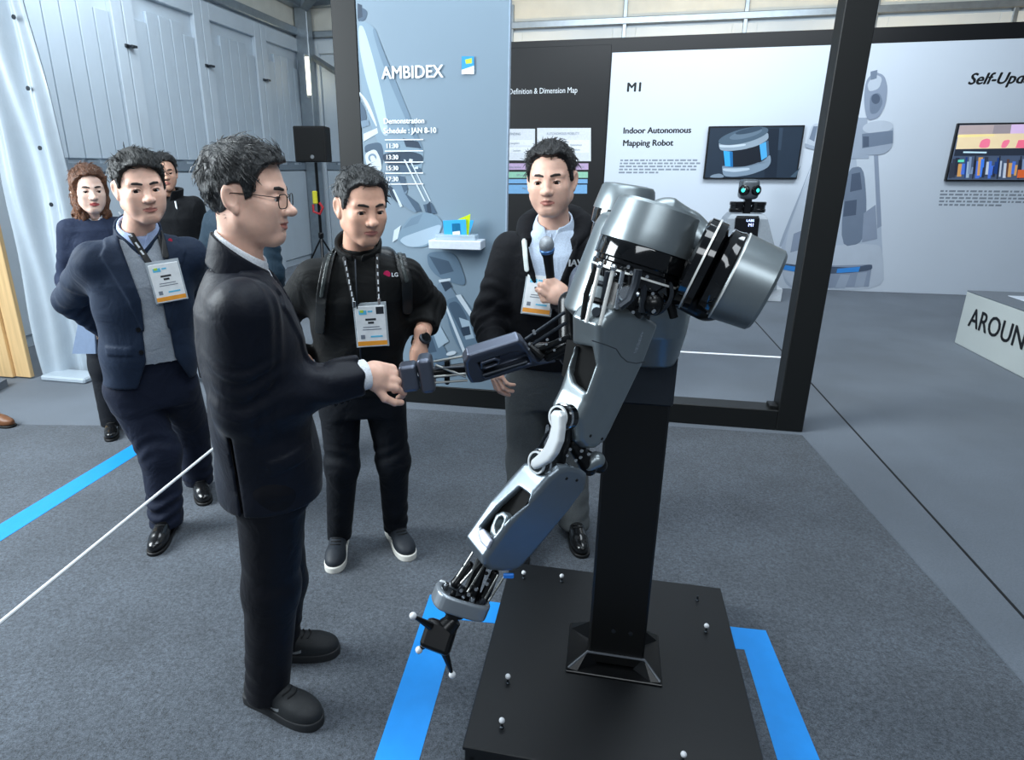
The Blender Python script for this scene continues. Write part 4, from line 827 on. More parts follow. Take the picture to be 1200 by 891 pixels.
# far elbow: rods and links behind the torso
for (u0, v0, u1, v1, r) in ((616, 398, 662, 366, .005), (622, 405, 664, 378, .005), (628, 412, 668, 395, .009), (640, 420, 668, 405, .012), (618, 404, 636, 420, .012)):
    MB().tube([P(u0, v0, 1.76), P(u1, v1, 1.74)], r, 10).build('elbow_rod', M_dkg if r < .006 else M_blk, rob, True)
sobj('elbow_core', lambda p: np.minimum(cone(p, P(624, 410, 1.79), P(665, 412, 1.78), .022, .026), cone(p, P(668, 418, 1.78), P(668, 355, 1.86), .03, .035)), P(650, 390, 1.79)-np.array([.14, .12, .16]), P(650, 390, 1.79)+np.array([.14, .15, .16]), .004, M_blk, rob)
for i in range(8): MB().lathe([(.0, .005), (.004, .005), (.0045, 0)], P(random.uniform(616, 664), random.uniform(384, 412), 1.725), (-.2, -.9, .3), 8).build('screw', M_chr, rob)
sobj('far_upper_arm', lambda p: cone(p, P(690, 330, 1.95), P(672, 415, 1.86), .06, .045), P(680, 370, 1.9)-np.array([.15, .15, .2]), P(680, 370, 1.9)+np.array([.15, .15, .2]), .006, M_gun, rob)
# wrist of the far arm
for (u0, v0, u1, v1) in ((508, 424, 546, 417), (508, 432, 545, 430), (508, 442, 547, 438), (506, 449, 548, 446), (510, 428, 546, 442)):
    MB().tube([P(u0, v0, 1.735), P(u1, v1, 1.735)], .0036, 8).build('wrist_rod', M_dkg if v0 in (432,) else mat('wrist_rod_grey', (1, 1, 1)), rob, True)
sobj('wrist_core', lambda p: np.minimum(cone(p, P(508, 437, 1.76), P(548, 431, 1.76), .018, .016), cone(p, P(524, 424, 1.75), P(524, 448, 1.75), .008, .008)), P(528, 434, 1.76)-np.array([.09, .06, .07]), P(528, 434, 1.76)+np.array([.09, .06, .07]), .003, M_blk, rob)
Rk = np.array(Matrix.Rotation(math.radians(-8), 3, 'Y'))
sobj('hand_plate', lambda p: rbox(p, (0, 0, 0), (.021, .040, .052), .014), (-.05, -.07, -.08), (.05, .07, .08), .003, M_gun, rob, Rk, P(500, 437, 1.75))
MB().tube([P(489, 428, 1.745), P(500, 428, 1.745)], .006, 8).tube([P(487, 440, 1.735), P(500, 440, 1.735)], .007, 8).tube([P(487, 450, 1.745), P(500, 450, 1.745)], .005, 8).build('finger_link', M_chr, rob, True)
sobj('grip_palm', lambda p: rbox(p, (0, 0, 0), (.026, .032, .040), .012), (-.05, -.06, -.07), (.05, .06, .07), .003, M_gun, rob, Rk, P(480, 441, 1.745))
# ================================================================== people
def skin(name, rgb):
    m = mat(name, rgb, .48, 0, .05, 60, .04, 500); b = m.node_tree.nodes['Principled BSDF']
    b.inputs['Subsurface Weight'].default_value = .12; b.inputs['Subsurface Radius'].default_value = (.012, .005, .003); b.inputs['Subsurface Scale'].default_value = .6
    return m
M_skin = skin('skin_fair', (230, 186, 165)); M_skin2 = skin('skin_tan', (218, 170, 146)); M_skin3 = skin('skin_pale', (236, 200, 182))
M_lip = mat('lips', (192, 126, 114), .42, 0, .05, 80); M_lipr = mat('lips_red', (190, 92, 90), .4)
M_eyew = mat('eye_white', (206, 202, 198), .25); M_iris = mat('iris_dark', (28, 20, 17), .15)
def hairmat(name, rgb, hl):  # hl: streak colour that puts highlights into the hair
    m = bpy.data.materials.new(name); m.use_nodes = True; nt = m.node_tree; b = nt.nodes['Principled BSDF']
    tc = nt.nodes.new('ShaderNodeTexCoord'); mp = nt.nodes.new('ShaderNodeMapping'); mp.inputs['Scale'].default_value = (1, 1, .28); nt.links.new(tc.outputs['Object'], mp.inputs[0])
    n = nt.nodes.new('ShaderNodeTexNoise'); n.inputs['Scale'].default_value = 330; n.inputs['Detail'].default_value = 4; nt.links.new(mp.outputs[0], n.inputs['Vector'])
    r = nt.nodes.new('ShaderNodeValToRGB'); r.color_ramp.elements[0].position = .36; r.color_ramp.elements[1].position = .72
    r.color_ramp.elements[0].color = lin(rgb)+(1,); r.color_ramp.elements[1].color = lin(hl)+(1,); nt.links.new(n.outputs[0], r.inputs[0]); nt.links.new(r.outputs[0], b.inputs['Base Color'])
    b.inputs['Roughness'].default_value = .42
    bp = nt.nodes.new('ShaderNodeBump'); bp.inputs['Strength'].default_value = .9; bp.inputs['Distance'].default_value = .006; nt.links.new(n.outputs[0], bp.inputs['Height']); nt.links.new(bp.outputs[0], b.inputs['Normal'])
    return m
M_hair = hairmat('hair_black', (9, 9, 10), (26, 26, 28)); M_hairg = hairmat('hair_greying', (14, 15, 16), (66, 69, 71)); M_hairb = hairmat('hair_brown', (62, 36, 22), (128, 82, 52)); M_brow = mat('brow_black', (34, 28, 26), .7, 0, .2, 300)
def cloth(name, rgb, rough=.75, sheen=.06, folds=.35, fs=9.0, weave=.12):
    m = bpy.data.materials.new(name); m.use_nodes = True; nt = m.node_tree; b = nt.nodes['Principled BSDF']; MATS[name] = m
    tc = nt.nodes.new('ShaderNodeTexCoord')
    n0 = nt.nodes.new('ShaderNodeTexNoise'); n0.inputs['Scale'].default_value = 240; n0.inputs['Detail'].default_value = 2
    n1 = nt.nodes.new('ShaderNodeTexNoise'); n1.inputs['Scale'].default_value = fs; n1.inputs['Detail'].default_value = 3; n1.inputs['Distortion'].default_value = .9
    for n in (n0, n1): nt.links.new(tc.outputs['Object'], n.inputs['Vector'])
    l = lin(rgb); r = nt.nodes.new('ShaderNodeValToRGB'); r.color_ramp.elements[0].position = .3; r.color_ramp.elements[1].position = .7
    r.color_ramp.elements[0].color = tuple(x*.88 for x in l)+(1,); r.color_ramp.elements[1].color = tuple(min(1, x*1.12) for x in l)+(1,)
    nt.links.new(n0.outputs[0], r.inputs[0]); nt.links.new(r.outputs[0], b.inputs['Base Color'])
    b.inputs['Specular IOR Level'].default_value = .22; b.inputs['Roughness'].default_value = rough; b.inputs['Sheen Weight'].default_value = sheen*.5; b.inputs['Sheen Roughness'].default_value = .4
    b1 = nt.nodes.new('ShaderNodeBump'); b1.inputs['Strength'].default_value = folds; b1.inputs['Distance'].default_value = .03; nt.links.new(n1.outputs[0], b1.inputs['Height'])
    b2 = nt.nodes.new('ShaderNodeBump'); b2.inputs['Strength'].default_value = weave; b2.inputs['Distance'].default_value = .003; nt.links.new(n0.outputs[0], b2.inputs['Height']); nt.links.new(b1.outputs[0], b2.inputs['Normal']); nt.links.new(b2.outputs[0], b.inputs['Normal'])
    return m
def mirror(p): q = p.copy(); q[:, 0] = np.abs(q[:, 0]); return q
def head_fn(o):
    jw = o.get('jaw', 1.0); fat = o.get('fat', 0.0); nose = o.get('nose', 1.0); fem = o.get('fem', 0)
    smile = o.get('smile', 0.0)
    def fn(p):
        q = mirror(p)
        d = ellp(q, (0, -.014, .036), (.0765, .097, .088))
        d = smin(d, ellp(q, (0, .018, -.026), (.066+fat*.5, .072, .088)), .03)
        d = smin(d, cone(q, (.050*jw+fat, -.002, -.052), (.013*jw, .060, -.094), .020, .019), .03)
        d = smin(d, ellp(q, (0, .062, -.090), (.024*jw, .020, .019)), .018)
        d = smin(d, ellp(q, (.040+fat*.5, .058, -.022), (.022, .022, .022)), .022)           # cheekbones
        d = smin(d, ellp(q, (.033+fat, .052, -.052), (.022+fat, .024, .026)), .02)           # cheeks
        d = smin(d, cone(q, (.045, .066, .024), (.008, .079, .022), .0095, .0105), .014)     # brows
        d = smin(d, ellp(q, (0, .066, -.058), (.027, .024, .027)), .016)                     # muzzle
        d = smax(d, -ellp(q, (.032, .098, .003), (.021, .017, .0115)), .012)                 # sockets
        d = smin(d, ellp(q, (.0315, .0700, .0010), (.0175, .0150, .0135)), .006)             # lid mound
        d = smax(d, -ellp(q, (.0318, .0870, -.0005), (.0165, .0130, .0066)), .0012)          # eye opening
        d = smin(d, cone(q, (.0465, .0722, .0010), (.0315, .0842, .0078), .0020, .0026), .003)
        d = smin(d, cone(q, (.0315, .0842, .0078), (.0170, .0800, -.0005), .0026, .0020), .003)
        d = smin(d, cone(q, (.0450, .0720, -.0035), (.0315, .0815, -.0070), .0016, .0018), .003)
        d = smin(d, cone(q, (.0315, .0815, -.0070), (.0180, .0795, -.0032), .0018, .0016), .003)
        d = smin(d, cone(q, (0, .079, .014), (0, .101, -.026), .0088, .0110), .013)   # nose bridge
        d = smin(d, ellp(q, (0, .1065, -.0290), (.0135, .0130, .0110)), .009)
        d = smin(d, ellp(q, (.0145, .0950, -.0315), (.0082, .0100, .0085)), .006)
        d = smax(d, -ellp(q, (.0065, .1005, -.0395), (.0042, .0055, .0035)), .003)
        ml = .0235 if not fem else .020
        d = smin(d, cone(q, (ml, .0755, -.0600+smile), (.004, .0900, -.0565), .0034, .0052), .005)
        d = smin(d, cone(q, (ml*.9, .0760, -.0625+smile), (0, .0880, -.0690), .0032, .0062), .005)
        mo = o.get('mouth', .0)
        d = smax(d, -cone(q, (ml+.001, .082, -.0612+smile*1.1), (0, .0960, -.0622), .0011+mo*.3, .0015+mo), .002)
        d = smax(d, -ellp(q, (0, .091, -.0775), (.018, .006, .004)), .006)
        # ears
        e = ellp(q, (.0790, -.014, .000), (.0092, .0190, .0320), EARR); e = smax(e, -ellp(q, (.0872, -.010, .003), (.0072, .0115, .0200), EARR), .004); e = smin(e, ellp(q, (.077, -.004, -.027), (.007, .009, .011)), .006)
        d = smin(d, e, .006)
        # neck
        n1 = o['neck']; d = smin(d, cone(p, (0, -.030, -.055), n1, .048+fat*.6, .055+fat*.6), .025)
        d = smin(d, ellp(q, (0, .028, -.088), (.034, .03, .016)), .02)
        return d
    return fn
_a, _b = math.radians(14), math.radians(24)
EARR = np.array(Matrix.Rotation(_b, 3, 'Z') @ Matrix.Rotation(_a, 3, 'X')).astype(np.float32)
def noise3(p, s, seed=0):
    x, y, z = p[:, 0]*s+seed, p[:, 1]*s+seed*1.7, p[:, 2]*s-seed
    return (np.sin(x+1.7*np.sin(.8*y+.3*z))+np.sin(1.3*y+1.5*np.sin(.9*z+.5*x))+np.sin(1.1*z+1.9*np.sin(.7*x-.4*y)))/3
def hair_fn(o):
    st = o.get('hair', 'short')
    top = o.get('top', .016); side = o.get('side', .006); fr = o.get('fringe', .084); part = o.get('part', 0.0)
    hy = np.array([-.13, -.07, -.045, -.030, -.018, .012, .020, .034, .046, .058, .070, .10]); hz = np.array([-.085, -.078, -.070, -.030, .030, .034, -.004, .004, .050, fr-.012, fr, fr+.004])
    if st == 'long':
        hz = np.array([-.30, -.30, -.30, -.30, -.28, -.26, -.20, -.10, .02, .066, .084, .09])
    def fn(p):
        q = mirror(p); z = p[:, 2]
        th = side+(top-side)*np.clip((z-.03)/.07, 0, 1)
        front = np.clip((p[:, 1]-.02)/.06, 0, 1)*np.clip((z-.05)/.04, 0, 1)
        th = th+o.get('quiff', .0)*front+part*p[:, 0]*np.clip((z-.05)/.05, 0, 1)
        cr = ellp(q, (0, -.014, .036), (.0765, .097, .088))
        cr = smin(cr, ellp(q, (0, .015, .01), (.067, .072, .078)), .03)
        strand = .0030*noise3(p*np.array([1, 1, .45], np.float32), 230)+.0035*noise3(p, 85, 3)+.004*o.get('messy', .5)*noise3(p, 45, 5)
        d = cr-th+strand
        if st == 'long':
            lg = ellp(q, (.052, -.030, -.10), (.040, .056, .135)); lg = smin(lg, ellp(q, (0, -.070, -.08), (.075, .045, .14)), .03); d = smin(d, lg+strand*1.6, .03)
            d = smax(d, -ellp(q, (0, .085, -.045), (.055, .085, .110)), .008)
        line = np.interp(p[:, 1], hy, hz).astype(np.float32)+.0035*noise3(p, 160, 9)+o.get('lineskew', 0)*p[:, 0]
        if o.get('widow'): line = line+np.where(p[:, 1] > .045, .012*np.clip(np.abs(p[:, 0])/.04, 0, 1.4)-.004, 0)
        return smax(d, (line-z)*.75, .006)
    return fn
def locks(V, Q, n, o):
    """combed tufts lying on the hair, tapering to points"""
    rg = np.random.RandomState(4); c = V[Q].mean(1); nr = np.cross(V[Q[:, 1]]-V[Q[:, 0]], V[Q[:, 2]]-V[Q[:, 0]]); nr /= np.linalg.norm(nr, axis=1)[:, None]+1e-9
    ok = np.where((nr[:, 1]*c[:, 1]+nr[:, 2]*(c[:, 2]-.03)+nr[:, 0]*c[:, 0] > 0) & (np.linalg.norm(c-np.array([0, -.01, .03]), axis=1) > .075) & ((c[:, 2] > .02) | (c[:, 1] < -.03)) & ~((c[:, 2] < .055) & (np.abs(c[:, 0]) > .055) & (c[:, 1] > -.055) & (c[:, 1] < .04)))[0]
    vs_, fs_ = [V], [Q]; base = len(V)
    for i in rg.choice(ok, n):
        p = c[i]; N = nr[i]; crown = np.array([.015, -.055, .12]); d = p-crown; d = d-N*np.dot(d, N); d = d/(np.linalg.norm(d)+1e-6)
        d = nrm(d+rg.normal(0, .10, 3)+np.array([0, .25, 0])*(p[2] > .08)); 
        if p[1] > .028 and p[2] > .06: d = np.array([rg.normal(.12*np.sign(o.get('part', 0) or .01), .25), -.75, .45]); d = d-N*np.dot(d, N); d = nrm(d)
        sd = nrm(np.cross(d, N)); L = rg.uniform(.022, .042)*(1.0 if p[2] > .05 else .6); w = rg.uniform(.0010, .0021); lift = rg.uniform(.0, .0010)+(.0020*o.get('messy', .5)*rg.uniform(0, 1) if p[2] > .09 else 0)
        P0 = p-N*.002; P1 = p+d*L*.5+N*(.002+lift); P2 = p+d*L+N*(lift*1.1-.001)
        ring = [P0-sd*w, P0+N*w*1.2, P0+sd*w, P1-sd*w*.9, P1+N*w, P1+sd*w*.9, P2-sd*w*.15, P2+N*w*.15, P2+sd*w*.15]
        vs_.append(np.array(ring)); b = base; base += 9
        fs_.append(np.array([[b, b+1, b+4, b+3], [b+1, b+2, b+5, b+4], [b+3, b+4, b+7, b+6], [b+4, b+5, b+8, b+7]]))
    return np.concatenate(vs_), np.concatenate(fs_)
def fingers_fn(pose):
    """hand in its own space: wrist at origin, +y to the fingers, +x thumb side, palm towards -z"""
    ch = []
    base = [(.030, .088, .002), (.010, .093, .004), (-.011, .089, .002), (-.030, .080, -.003)]; ln = [(.044, .027, .022), (.049, .030, .023), (.045, .028, .022), (.035, .021, .020)]; rad = [.0098, .0102, .0096, .0084]
    for i in range(4):
        c1, c2, c3, sp = pose['f'][i]; a = 0.0; p0 = np.array(base[i]); pts = [p0]
        for L, c in zip(ln[i], (c1, c2, c3)):
            a += math.radians(c); dirv = np.array([math.sin(math.radians(sp))*math.cos(a), math.cos(a)*math.cos(math.radians(sp)), -math.sin(a)]); p0 = p0+dirv*L; pts.append(p0)
        ch.append((pts, rad[i]))
    tp = [np.array([.026, .030, -.008]), np.array(pose['t'][0]), np.array(pose['t'][1]), np.array(pose['t'][2])]
    def fn(p):
        d = rbox(p, (0, .052, 0), (.037, .042, .0125), .012)
        d = smin(d, ellp(p, (.026, .040, -.010), (.018, .032, .016)), .012); d = smin(d, ellp(p, (-.028, .040, -.007), (.013, .034, .014)), .012)
        d = smin(d, cone(p, (0, -.005, 0), (0, .03, 0), .026, .028), .02)
        d = smin(d, cone(p*np.array([1, 1, 1.2], np.float32), (0, -.05, 0), (0, 0, 0), .0265, .0255), .012)
        for pts, r in ch:
            f = cone(p, pts[0]*np.array([1, .75, 1]), pts[0], r*1.05, r*1.06)
            for k in range(3): f = smin(f, cone(p, pts[k], pts[k+1], r*(1.05-.08*k), r*(.97-.08*k)), .003)
            d = smin(d, f, .0045)
        t = smin(cone(p, tp[0], tp[1], .0135, .0115), cone(p, tp[1], tp[2], .0112, .0102), .004); t = smin(t, cone(p, tp[2], tp[3], .0100, .0086), .003)
        return smin(d, t, .006)
    return fn
POSE = dict(
 relaxed=dict(f=[(18, 25, 15, 4), (22, 28, 18, 1), (26, 30, 20, -2), (30, 32, 20, -6)], t=[(.050, .062, -.018), (.056, .092, -.024), (.054, .116, -.030)]),
 shake=dict(f=[(30, 38, 20, 5), (38, 42, 24, 1), (42, 44, 26, -2), (46, 44, 26, -6)], t=[(.058, .060, -.012), (.066, .092, -.016), (.062, .118, -.022)]),
 grip=dict(f=[(72, 88, 45, 2), (76, 90, 48, 0), (80, 90, 50, -1), (84, 88, 50, -3)], t=[(.048, .060, -.032), (.034, .084, -.048), (.012, .096, -.054)]),
 hip=dict(f=[(35, 40, 25, 4), (40, 44, 28, 1), (46, 46, 30, -2), (52, 48, 30, -6)], t=[(.052, .058, -.014), (.060, .086, -.022), (.060, .108, -.030)]),
)
def rot_from(y, z):
    y = nrm(y); z = np.array(z, float); z = nrm(z-y*np.dot(z, y)); x = np.cross(y, z); return np.stack([x, y, z], 1)
def rings(p, a, b, amp, n, seed=0, rng=(0, 1)):
    """cloth creases across a limb, between a and b"""
    a = np.asarray(a, np.float32); b = np.asarray(b, np.float32); ba = b-a; L = float(np.linalg.norm(ba)); t = ((p-a) @ ba)/(L*L)
    w = np.clip(np.minimum((t-rng[0])/.12, (rng[1]-t)/.12), 0, 1)
    mod = .45+.55*np.sin(p[:, 0]*13+seed*2+p[:, 2]*7)*np.sin(p[:, 1]*15+seed)
    return .7*amp*w*mod*np.sin(n*6.283*t+2.2*np.sin(p[:, 0]*26+seed)+1.8*np.sin(p[:, 1]*23-seed)+1.1*np.sin(p[:, 2]*17+seed))
class Person:
    def __init__(s, label, loc, phi, skinm=M_skin, **kw):
        s.root = empty('person', (loc[0], loc[1], 0), math.radians(phi-90), label, 'person', 'people at the robot stand'); s.M = np.array(inv_of(s.root)); s.skin = skinm
        s.Mi = np.linalg.inv(s.M); s.bodyV = []; s.bodyQ = []; s.bodyM = []; s.n = 0
    def L(s, w): return s.M[:3, :3] @ np.asarray(w, float)+s.M[:3, 3]
    def D(s, w): return s.M[:3, :3] @ np.asarray(w, float)
    def Wd(s, l): return s.Mi[:3, :3] @ np.asarray(l, float)+s.Mi[:3, 3]
    def addbody(s, V, Q, mi=None):
        s.bodyV.append(V); s.bodyQ.append(Q+s.n); s.bodyM.append(np.zeros(len(Q), int) if mi is None else mi); s.n += len(V)
    def part(s, name, fn, lo, hi, h, m, par=None, **k):
        V, Q = surf(fn, lo, hi, h, k.pop('proj', 1)); pick = k.get('pick'); fm = pick(V[Q].mean(1)) if pick else None
        par = par or s.root
        return mesh(name, V, Q, m, par, False, True, None, k.get('mats'), fm)
    def head(s, c, yaw, pitch, roll, o, scale=1.0, hairm=M_hair, h=.0032, lipm=M_lip, glasses=False):
        """c: head centre (world); yaw: facing (world degrees); pitch: degrees downwards"""
        yl = math.radians(yaw-90)-s.root.rotation_euler.z
        R = np.array(Matrix.Rotation(yl, 3, 'Z') @ Matrix.Rotation(math.radians(-pitch), 3, 'X') @ Matrix.Rotation(math.radians(roll), 3, 'Y')); T = s.L(c)
        s.hR, s.hT, s.hS = R, T, scale
        nb = s.neck; o = dict(o); o['neck'] = tuple(((R.T @ (nb-T))/scale))
        f = head_fn(o); V, Q = surf(f, (-.115, -.13, min(-.19, o['neck'][2]-.05)), (.115, .135, .145), h, 1)
        c_ = V[Q].mean(1); lm = np.zeros(len(Q), int); ax_ = np.abs(c_[:, 0]); sm = o.get('smile', 0)
        zc = -.0622+np.clip(ax_/.0235, 0, 1)*sm
        lip = (c_[:, 1] > .0755) & (ax_ < .0245) & (np.abs(c_[:, 2]-zc+.0018) < .0098*(1-np.clip(ax_/.027, 0, 1)**2))
        lm[lip] = 1
        s.addbody(V*scale @ R.T+T, Q, lm)
        wR = s.Mi[:3, :3] @ R; wT = s.Wd(T)
        def put(mb): return [v*scale @ R.T+T for v in mb.V], mb.F
        def pobj(name, mb, m, par=None, sm=True):
            mb.V = [v*scale @ R.T+T for v in mb.V]; return mb.build(name, m, par or s.root, sm, 40, world=False)
        if h < .0045:
            for sx in (-1, 1):
                e = pobj('eye', MB().sphere((sx*.0315, .0690, -.0002), .0140, 18), M_eyew)
                gz = o.get('gaze', (0, 0)); pobj('iris', MB().lathe([(.0, .0146), (.003, .0144), (.0070, .0128), (.0072, .0114)], (sx*.0315, .0690, -.0002), (gz[0], 1, gz[1]), 16), M_iris, e)
            for sx in (-1, 1):
                pobj('eyelash', MB().tube([(sx*.0480, .0735, .0010), (sx*.040, .0815, .0058), (sx*.0315, .0862, .0066), (sx*.023, .0845, .0046), (sx*.0170, .0812, .0000)], [.0008, .0015, .0018, .0015, .0008], 6), M_brow)
                br = [(sx*.050, .066, .0205), (sx*.040, .076, .0255), (sx*.027, .082, .0255), (sx*.013, .086, .0225)]
                def bf(p, br=br):
                    d = np.minimum(np.minimum(cone(p, br[0], br[1], .0022, .0042), cone(p, br[1], br[2], .0042, .0050)), cone(p, br[2], br[3], .0050, .0042)); p2 = p*np.array([1, .5, 1], np.float32); b2 = [np.array(b_)*np.array([1, .5, 1]) for b_ in br]
                    d = np.minimum(np.minimum(cone(p2, b2[0], b2[1], .0022, .0042), cone(p2, b2[1], b2[2], .0042, .0050)), cone(p2, b2[2], b2[3], .0050, .0042))
                    return np.maximum(np.maximum(d, f(p)-.0018), -.004-f(p))
                V, Q = surf(bf, (min(sx*.06, sx*.005), .04, .005), (max(sx*.06, sx*.005), .11, .045), .0022, 0); mesh('eyebrow', V*scale @ R.T+T, Q, M_brow, s.root, False, True)
        if o.get('hair', 'short') != 'none':
            hf = hair_fn(o); V, Q = surf(hf, (-.13, -.16, -.33 if o.get('hair') == 'long' else -.11), (.13, .15, .175), .0034 if h < .0045 else .0046, 0)
            if h < .0045:
                V, Q = locks(V, Q, o.get('nlock', 700), o)
            mesh('hair', V*scale @ R.T+T, Q, hairm, s.root, False, True)
        if glasses:
            M_gl = mat('glasses_frame', (24, 22, 22), .3, .5); g_ = MB()
            for sx in (-1, 1):
                pts = [(sx*(.0335+.0225*math.copysign(abs(math.cos(t))**.6, math.cos(t))), .0965-.010*(abs(math.cos(t))*.5+.2*math.cos(t)), -.004+.0165*math.copysign(abs(math.sin(t))**.6, math.sin(t))) for t in np.linspace(0, 2*math.pi, 25)]
                pts = [(x_, .099-.26*(abs(x_)-.01)**1.0*.55, z_) for x_, y_, z_ in pts]
                g_.tube(pts, .0013, 6)
                g_.tube([(sx*.056, .086, .006), (sx*.068, .075, .008), (sx*.077, .02, .012), (sx*.081, -.012, .012), (sx*.079, -.026, -.004)], .0012, 6)
            g_.tube([(-.012, .0985, .004), (0, .1005, .007), (.012, .0985, .004)], .0012, 6)
            pobj('glasses', g_, M_gl)
    def hand(s, side, wr, ydir, zdir, pose, scale=1.0, h=.0035):
        """wr: wrist (local); ydir: to the fingers; zdir: back of the hand (both local)"""
        R = rot_from(ydir, zdir)
        flip = np.array([1, 1, 1.]) if side == 'x+' else np.array([-1, 1, 1.])
        V, Q = surf(fingers_fn(POSE[pose]), (-.075, -.10, -.135), (.095, .215, .035), h, 1)
        V = V*flip*scale
        if flip[0] < 0: Q = Q[:, ::-1]
        s.addbody(V @ R.T+wr, Q)
    def finish(s):
        V = np.concatenate(s.bodyV); Q = np.concatenate(s.bodyQ); mi = np.concatenate(s.bodyM)
        mesh('body', V, Q, s.skin, s.root, False, True, None, [s.skin, s.lipm if hasattr(s, 'lipm') else M_lip], mi)
def zloft(p, st, ex=2.3):
    """body column: stations (z, cx, cy, rx, ry)"""
    st = np.array(st, np.float32); z = p[:, 2]; g = [np.interp(z, st[:, 0], st[:, k]) for k in range(1, 5)]
    x = (p[:, 0]-g[0])/g[2]; y = (p[:, 1]-g[1])/g[3]
    r = (np.abs(x)**ex+np.abs(y)**ex)**(1/ex)
    d = (r-1)*np.minimum(g[2], g[3])
    return smax(smax(d, z-st[-1, 0], .02), st[0, 0]-z, .01)
def cutcone(p, a, b, r1, r2, over=0.0):
    a = np.asarray(a, float); b = np.asarray(b, float); n = nrm(b-a); d = cone(p, a, b+n*.05, r1, r2)
    return smax(d, ((p-b.astype(np.float32)) @ n.astype(np.float32))-over, .006)
def frame2(P_, pts):                 # polyline distance in the (x, z) front plane of a person
    d = None
    for a, b in zip(pts[:-1], pts[1:]):
        q = np.zeros_like(P_); q[:, 0] = P_[:, 0]; q[:, 2] = P_[:, 2]
        k = cone(q, (a[0], 0, a[1]), (b[0], 0, b[1]), 0, 0); d = k if d is None else np.minimum(d, k)
    return d
def shoe(s, ank, dirw, kind, L=.285, name='shoe'):
    """one shoe under the ankle; dirw: where the toe points (world)"""
    y = s.D(np.array([dirw[0], dirw[1], 0])); R = rot_from(y, (0, 0, 1)); T = np.array([ank[0], ank[1], 0])+R @ np.array([0, .058, 0]); T[2] = .006
    k = L/.285; toe = {'dress': (.040, .085, .034), 'sneaker': (.046, .070, .040), 'runner': (.047, .075, .040)}[kind]
    sole_o = [(-.036, -.115), (-.026, -.135), (0, -.142), (.026, -.135), (.036, -.115), (.036, -.04), (.047, .045), (.046, .09), (.034, .128), (0, .145), (-.034, .128), (-.046, .09), (-.047, .045), (-.036, -.04)]
    if kind == 'dress': sole_o = [(x_*.92, y_*1.04) for x_, y_ in sole_o]
    for _ in range(2): sole_o = [q_ for a_, b_ in zip(sole_o, sole_o[1:]+sole_o[:1]) for q_ in ((a_[0]*.75+b_[0]*.25, a_[1]*.75+b_[1]*.25), (a_[0]*.25+b_[0]*.75, a_[1]*.25+b_[1]*.75))]
    def up(p):
        d = ellp(p, (0, .062, .030), toe); d = smin(d, ellp(p, (0, -.080, .045), (.037, .055, .055)), .03)
        d = smin(d, cone(p, (0, -.045, .060), (0, .055, .040), .038, .034), .02)
        d = smin(d, cone(p, (0, -.060, .06), (0, -.066, .095), .037, .038), .02)
        d = smax(d, -cone(p, (0, -.055, .085), (0, -.06, .14), .028, .03), .006)
        ol = poly2(p[:, 0], p[:, 1], sole_o)
        d = smax(d, ol+.003, .008)
        if kind != 'dress':
            d = d-.002*np.clip(np.sin(p[:, 1]*0+p[:, 2]*0)+1, 0, 1)
        return smax(d, .014-p[:, 2], .003)
    tops = {'dress': mat('shoe_black_leather', (17, 18, 20), .22, 0, .08, 20, .02, 60, coat=.3), 'sneaker': mat('sneaker_navy', (34, 40, 48), .6, 0, .1, 60, .05, 200), 'runner': mat('runner_charcoal', (30, 33, 36), .7, 0, .12, 120, .1, 400)}
    sols = {'dress': mat('sole_black', (12, 12, 13), .5), 'sneaker': mat('sole_white', (226, 224, 216), .5), 'runner': mat('sole_dark', (34, 36, 39), .7)}
    V, Q = surf(up, (-.07, -.17, 0), (.07, .17, .13), .0036, 1)
    o = mesh(name, V*k @ R.T+T, Q, tops[kind], s.root, False, True)
    th = {'dress': .011, 'sneaker': .024, 'runner': .024}[kind]
    V, Q = surf(lambda p: extr(poly2(p[:, 0], p[:, 1], sole_o), p[:, 2]-th/2+.001, th/2+.003, .004), (-.07, -.17, -.02), (.07, .17, .05), .0040, 1); mesh('sole', V*k @ R.T+T, Q, sols[kind], o, False, True)
    if kind == 'dress': V, Q = surf(lambda p: rbox(p, (0, -.10, .003), (.033, .035, .012), .004), (-.06, -.16, -.03), (.06, -.04, .04), .0045, 0); mesh('heel', V*k @ R.T+T, Q, sols[kind], o, False, True)
    lm = mat('laces_dark', (16, 17, 19), .7)
    for i in range(4 if kind != 'dress' else 3):
        yy = -.010+.019*i; zz = .1005-.013*i if kind != 'dress' else .094-.012*i
        w = .021
        lp = np.array([(-w, yy-.006, .15), (-w*.5, yy, .15), (0, yy+.003, .15), (w*.5, yy, .15), (w, yy-.006, .15)], np.float32)
        for _ in range(40): lp[:, 2] -= np.clip(up(lp)*.8, -.002, .02)
        lp[:, 2] += .0012
        MB().tube(lp.astype(float), .0030, 6).xf(R*k, T).build('lace', lm, o, True, world=False)
    if kind == 'runner':
        sw = [(-.006, -.075), (-.0, -.05), (.01, -.028), (.03, .0), (.052, .022), (.02, -.006), (.012, -.03), (.008, -.052), (.0, -.07)]
        zz = [(-.060, .047), (-.030, .034), (-.015, .033), (.005, .040), (.045, .062), (.006, .030), (-.010, .024), (-.022, .024), (-.040, .032)]
        for sd in (1,):
            V = [(.0, y_+.012, z_+.008) for y_, z_ in zz]
            # project on the side of the shoe
            pts = np.array(V, np.float32); pts[:, 0] = .06*sd
            for _ in range(24):
                dd = up(pts); pts[:, 0] -= sd*np.clip(dd, -.004, .004)*.9
            pts[:, 0] += sd*.0015
            mesh('side_mark', pts @ R.T*k+T if False else (pts*k) @ R.T+T, [[0, 1, 8], [1, 2, 7, 8], [2, 3, 6, 7], [3, 4, 5, 6]], mat('mark_grey', (130, 134, 138), .5), o, False)
    return o
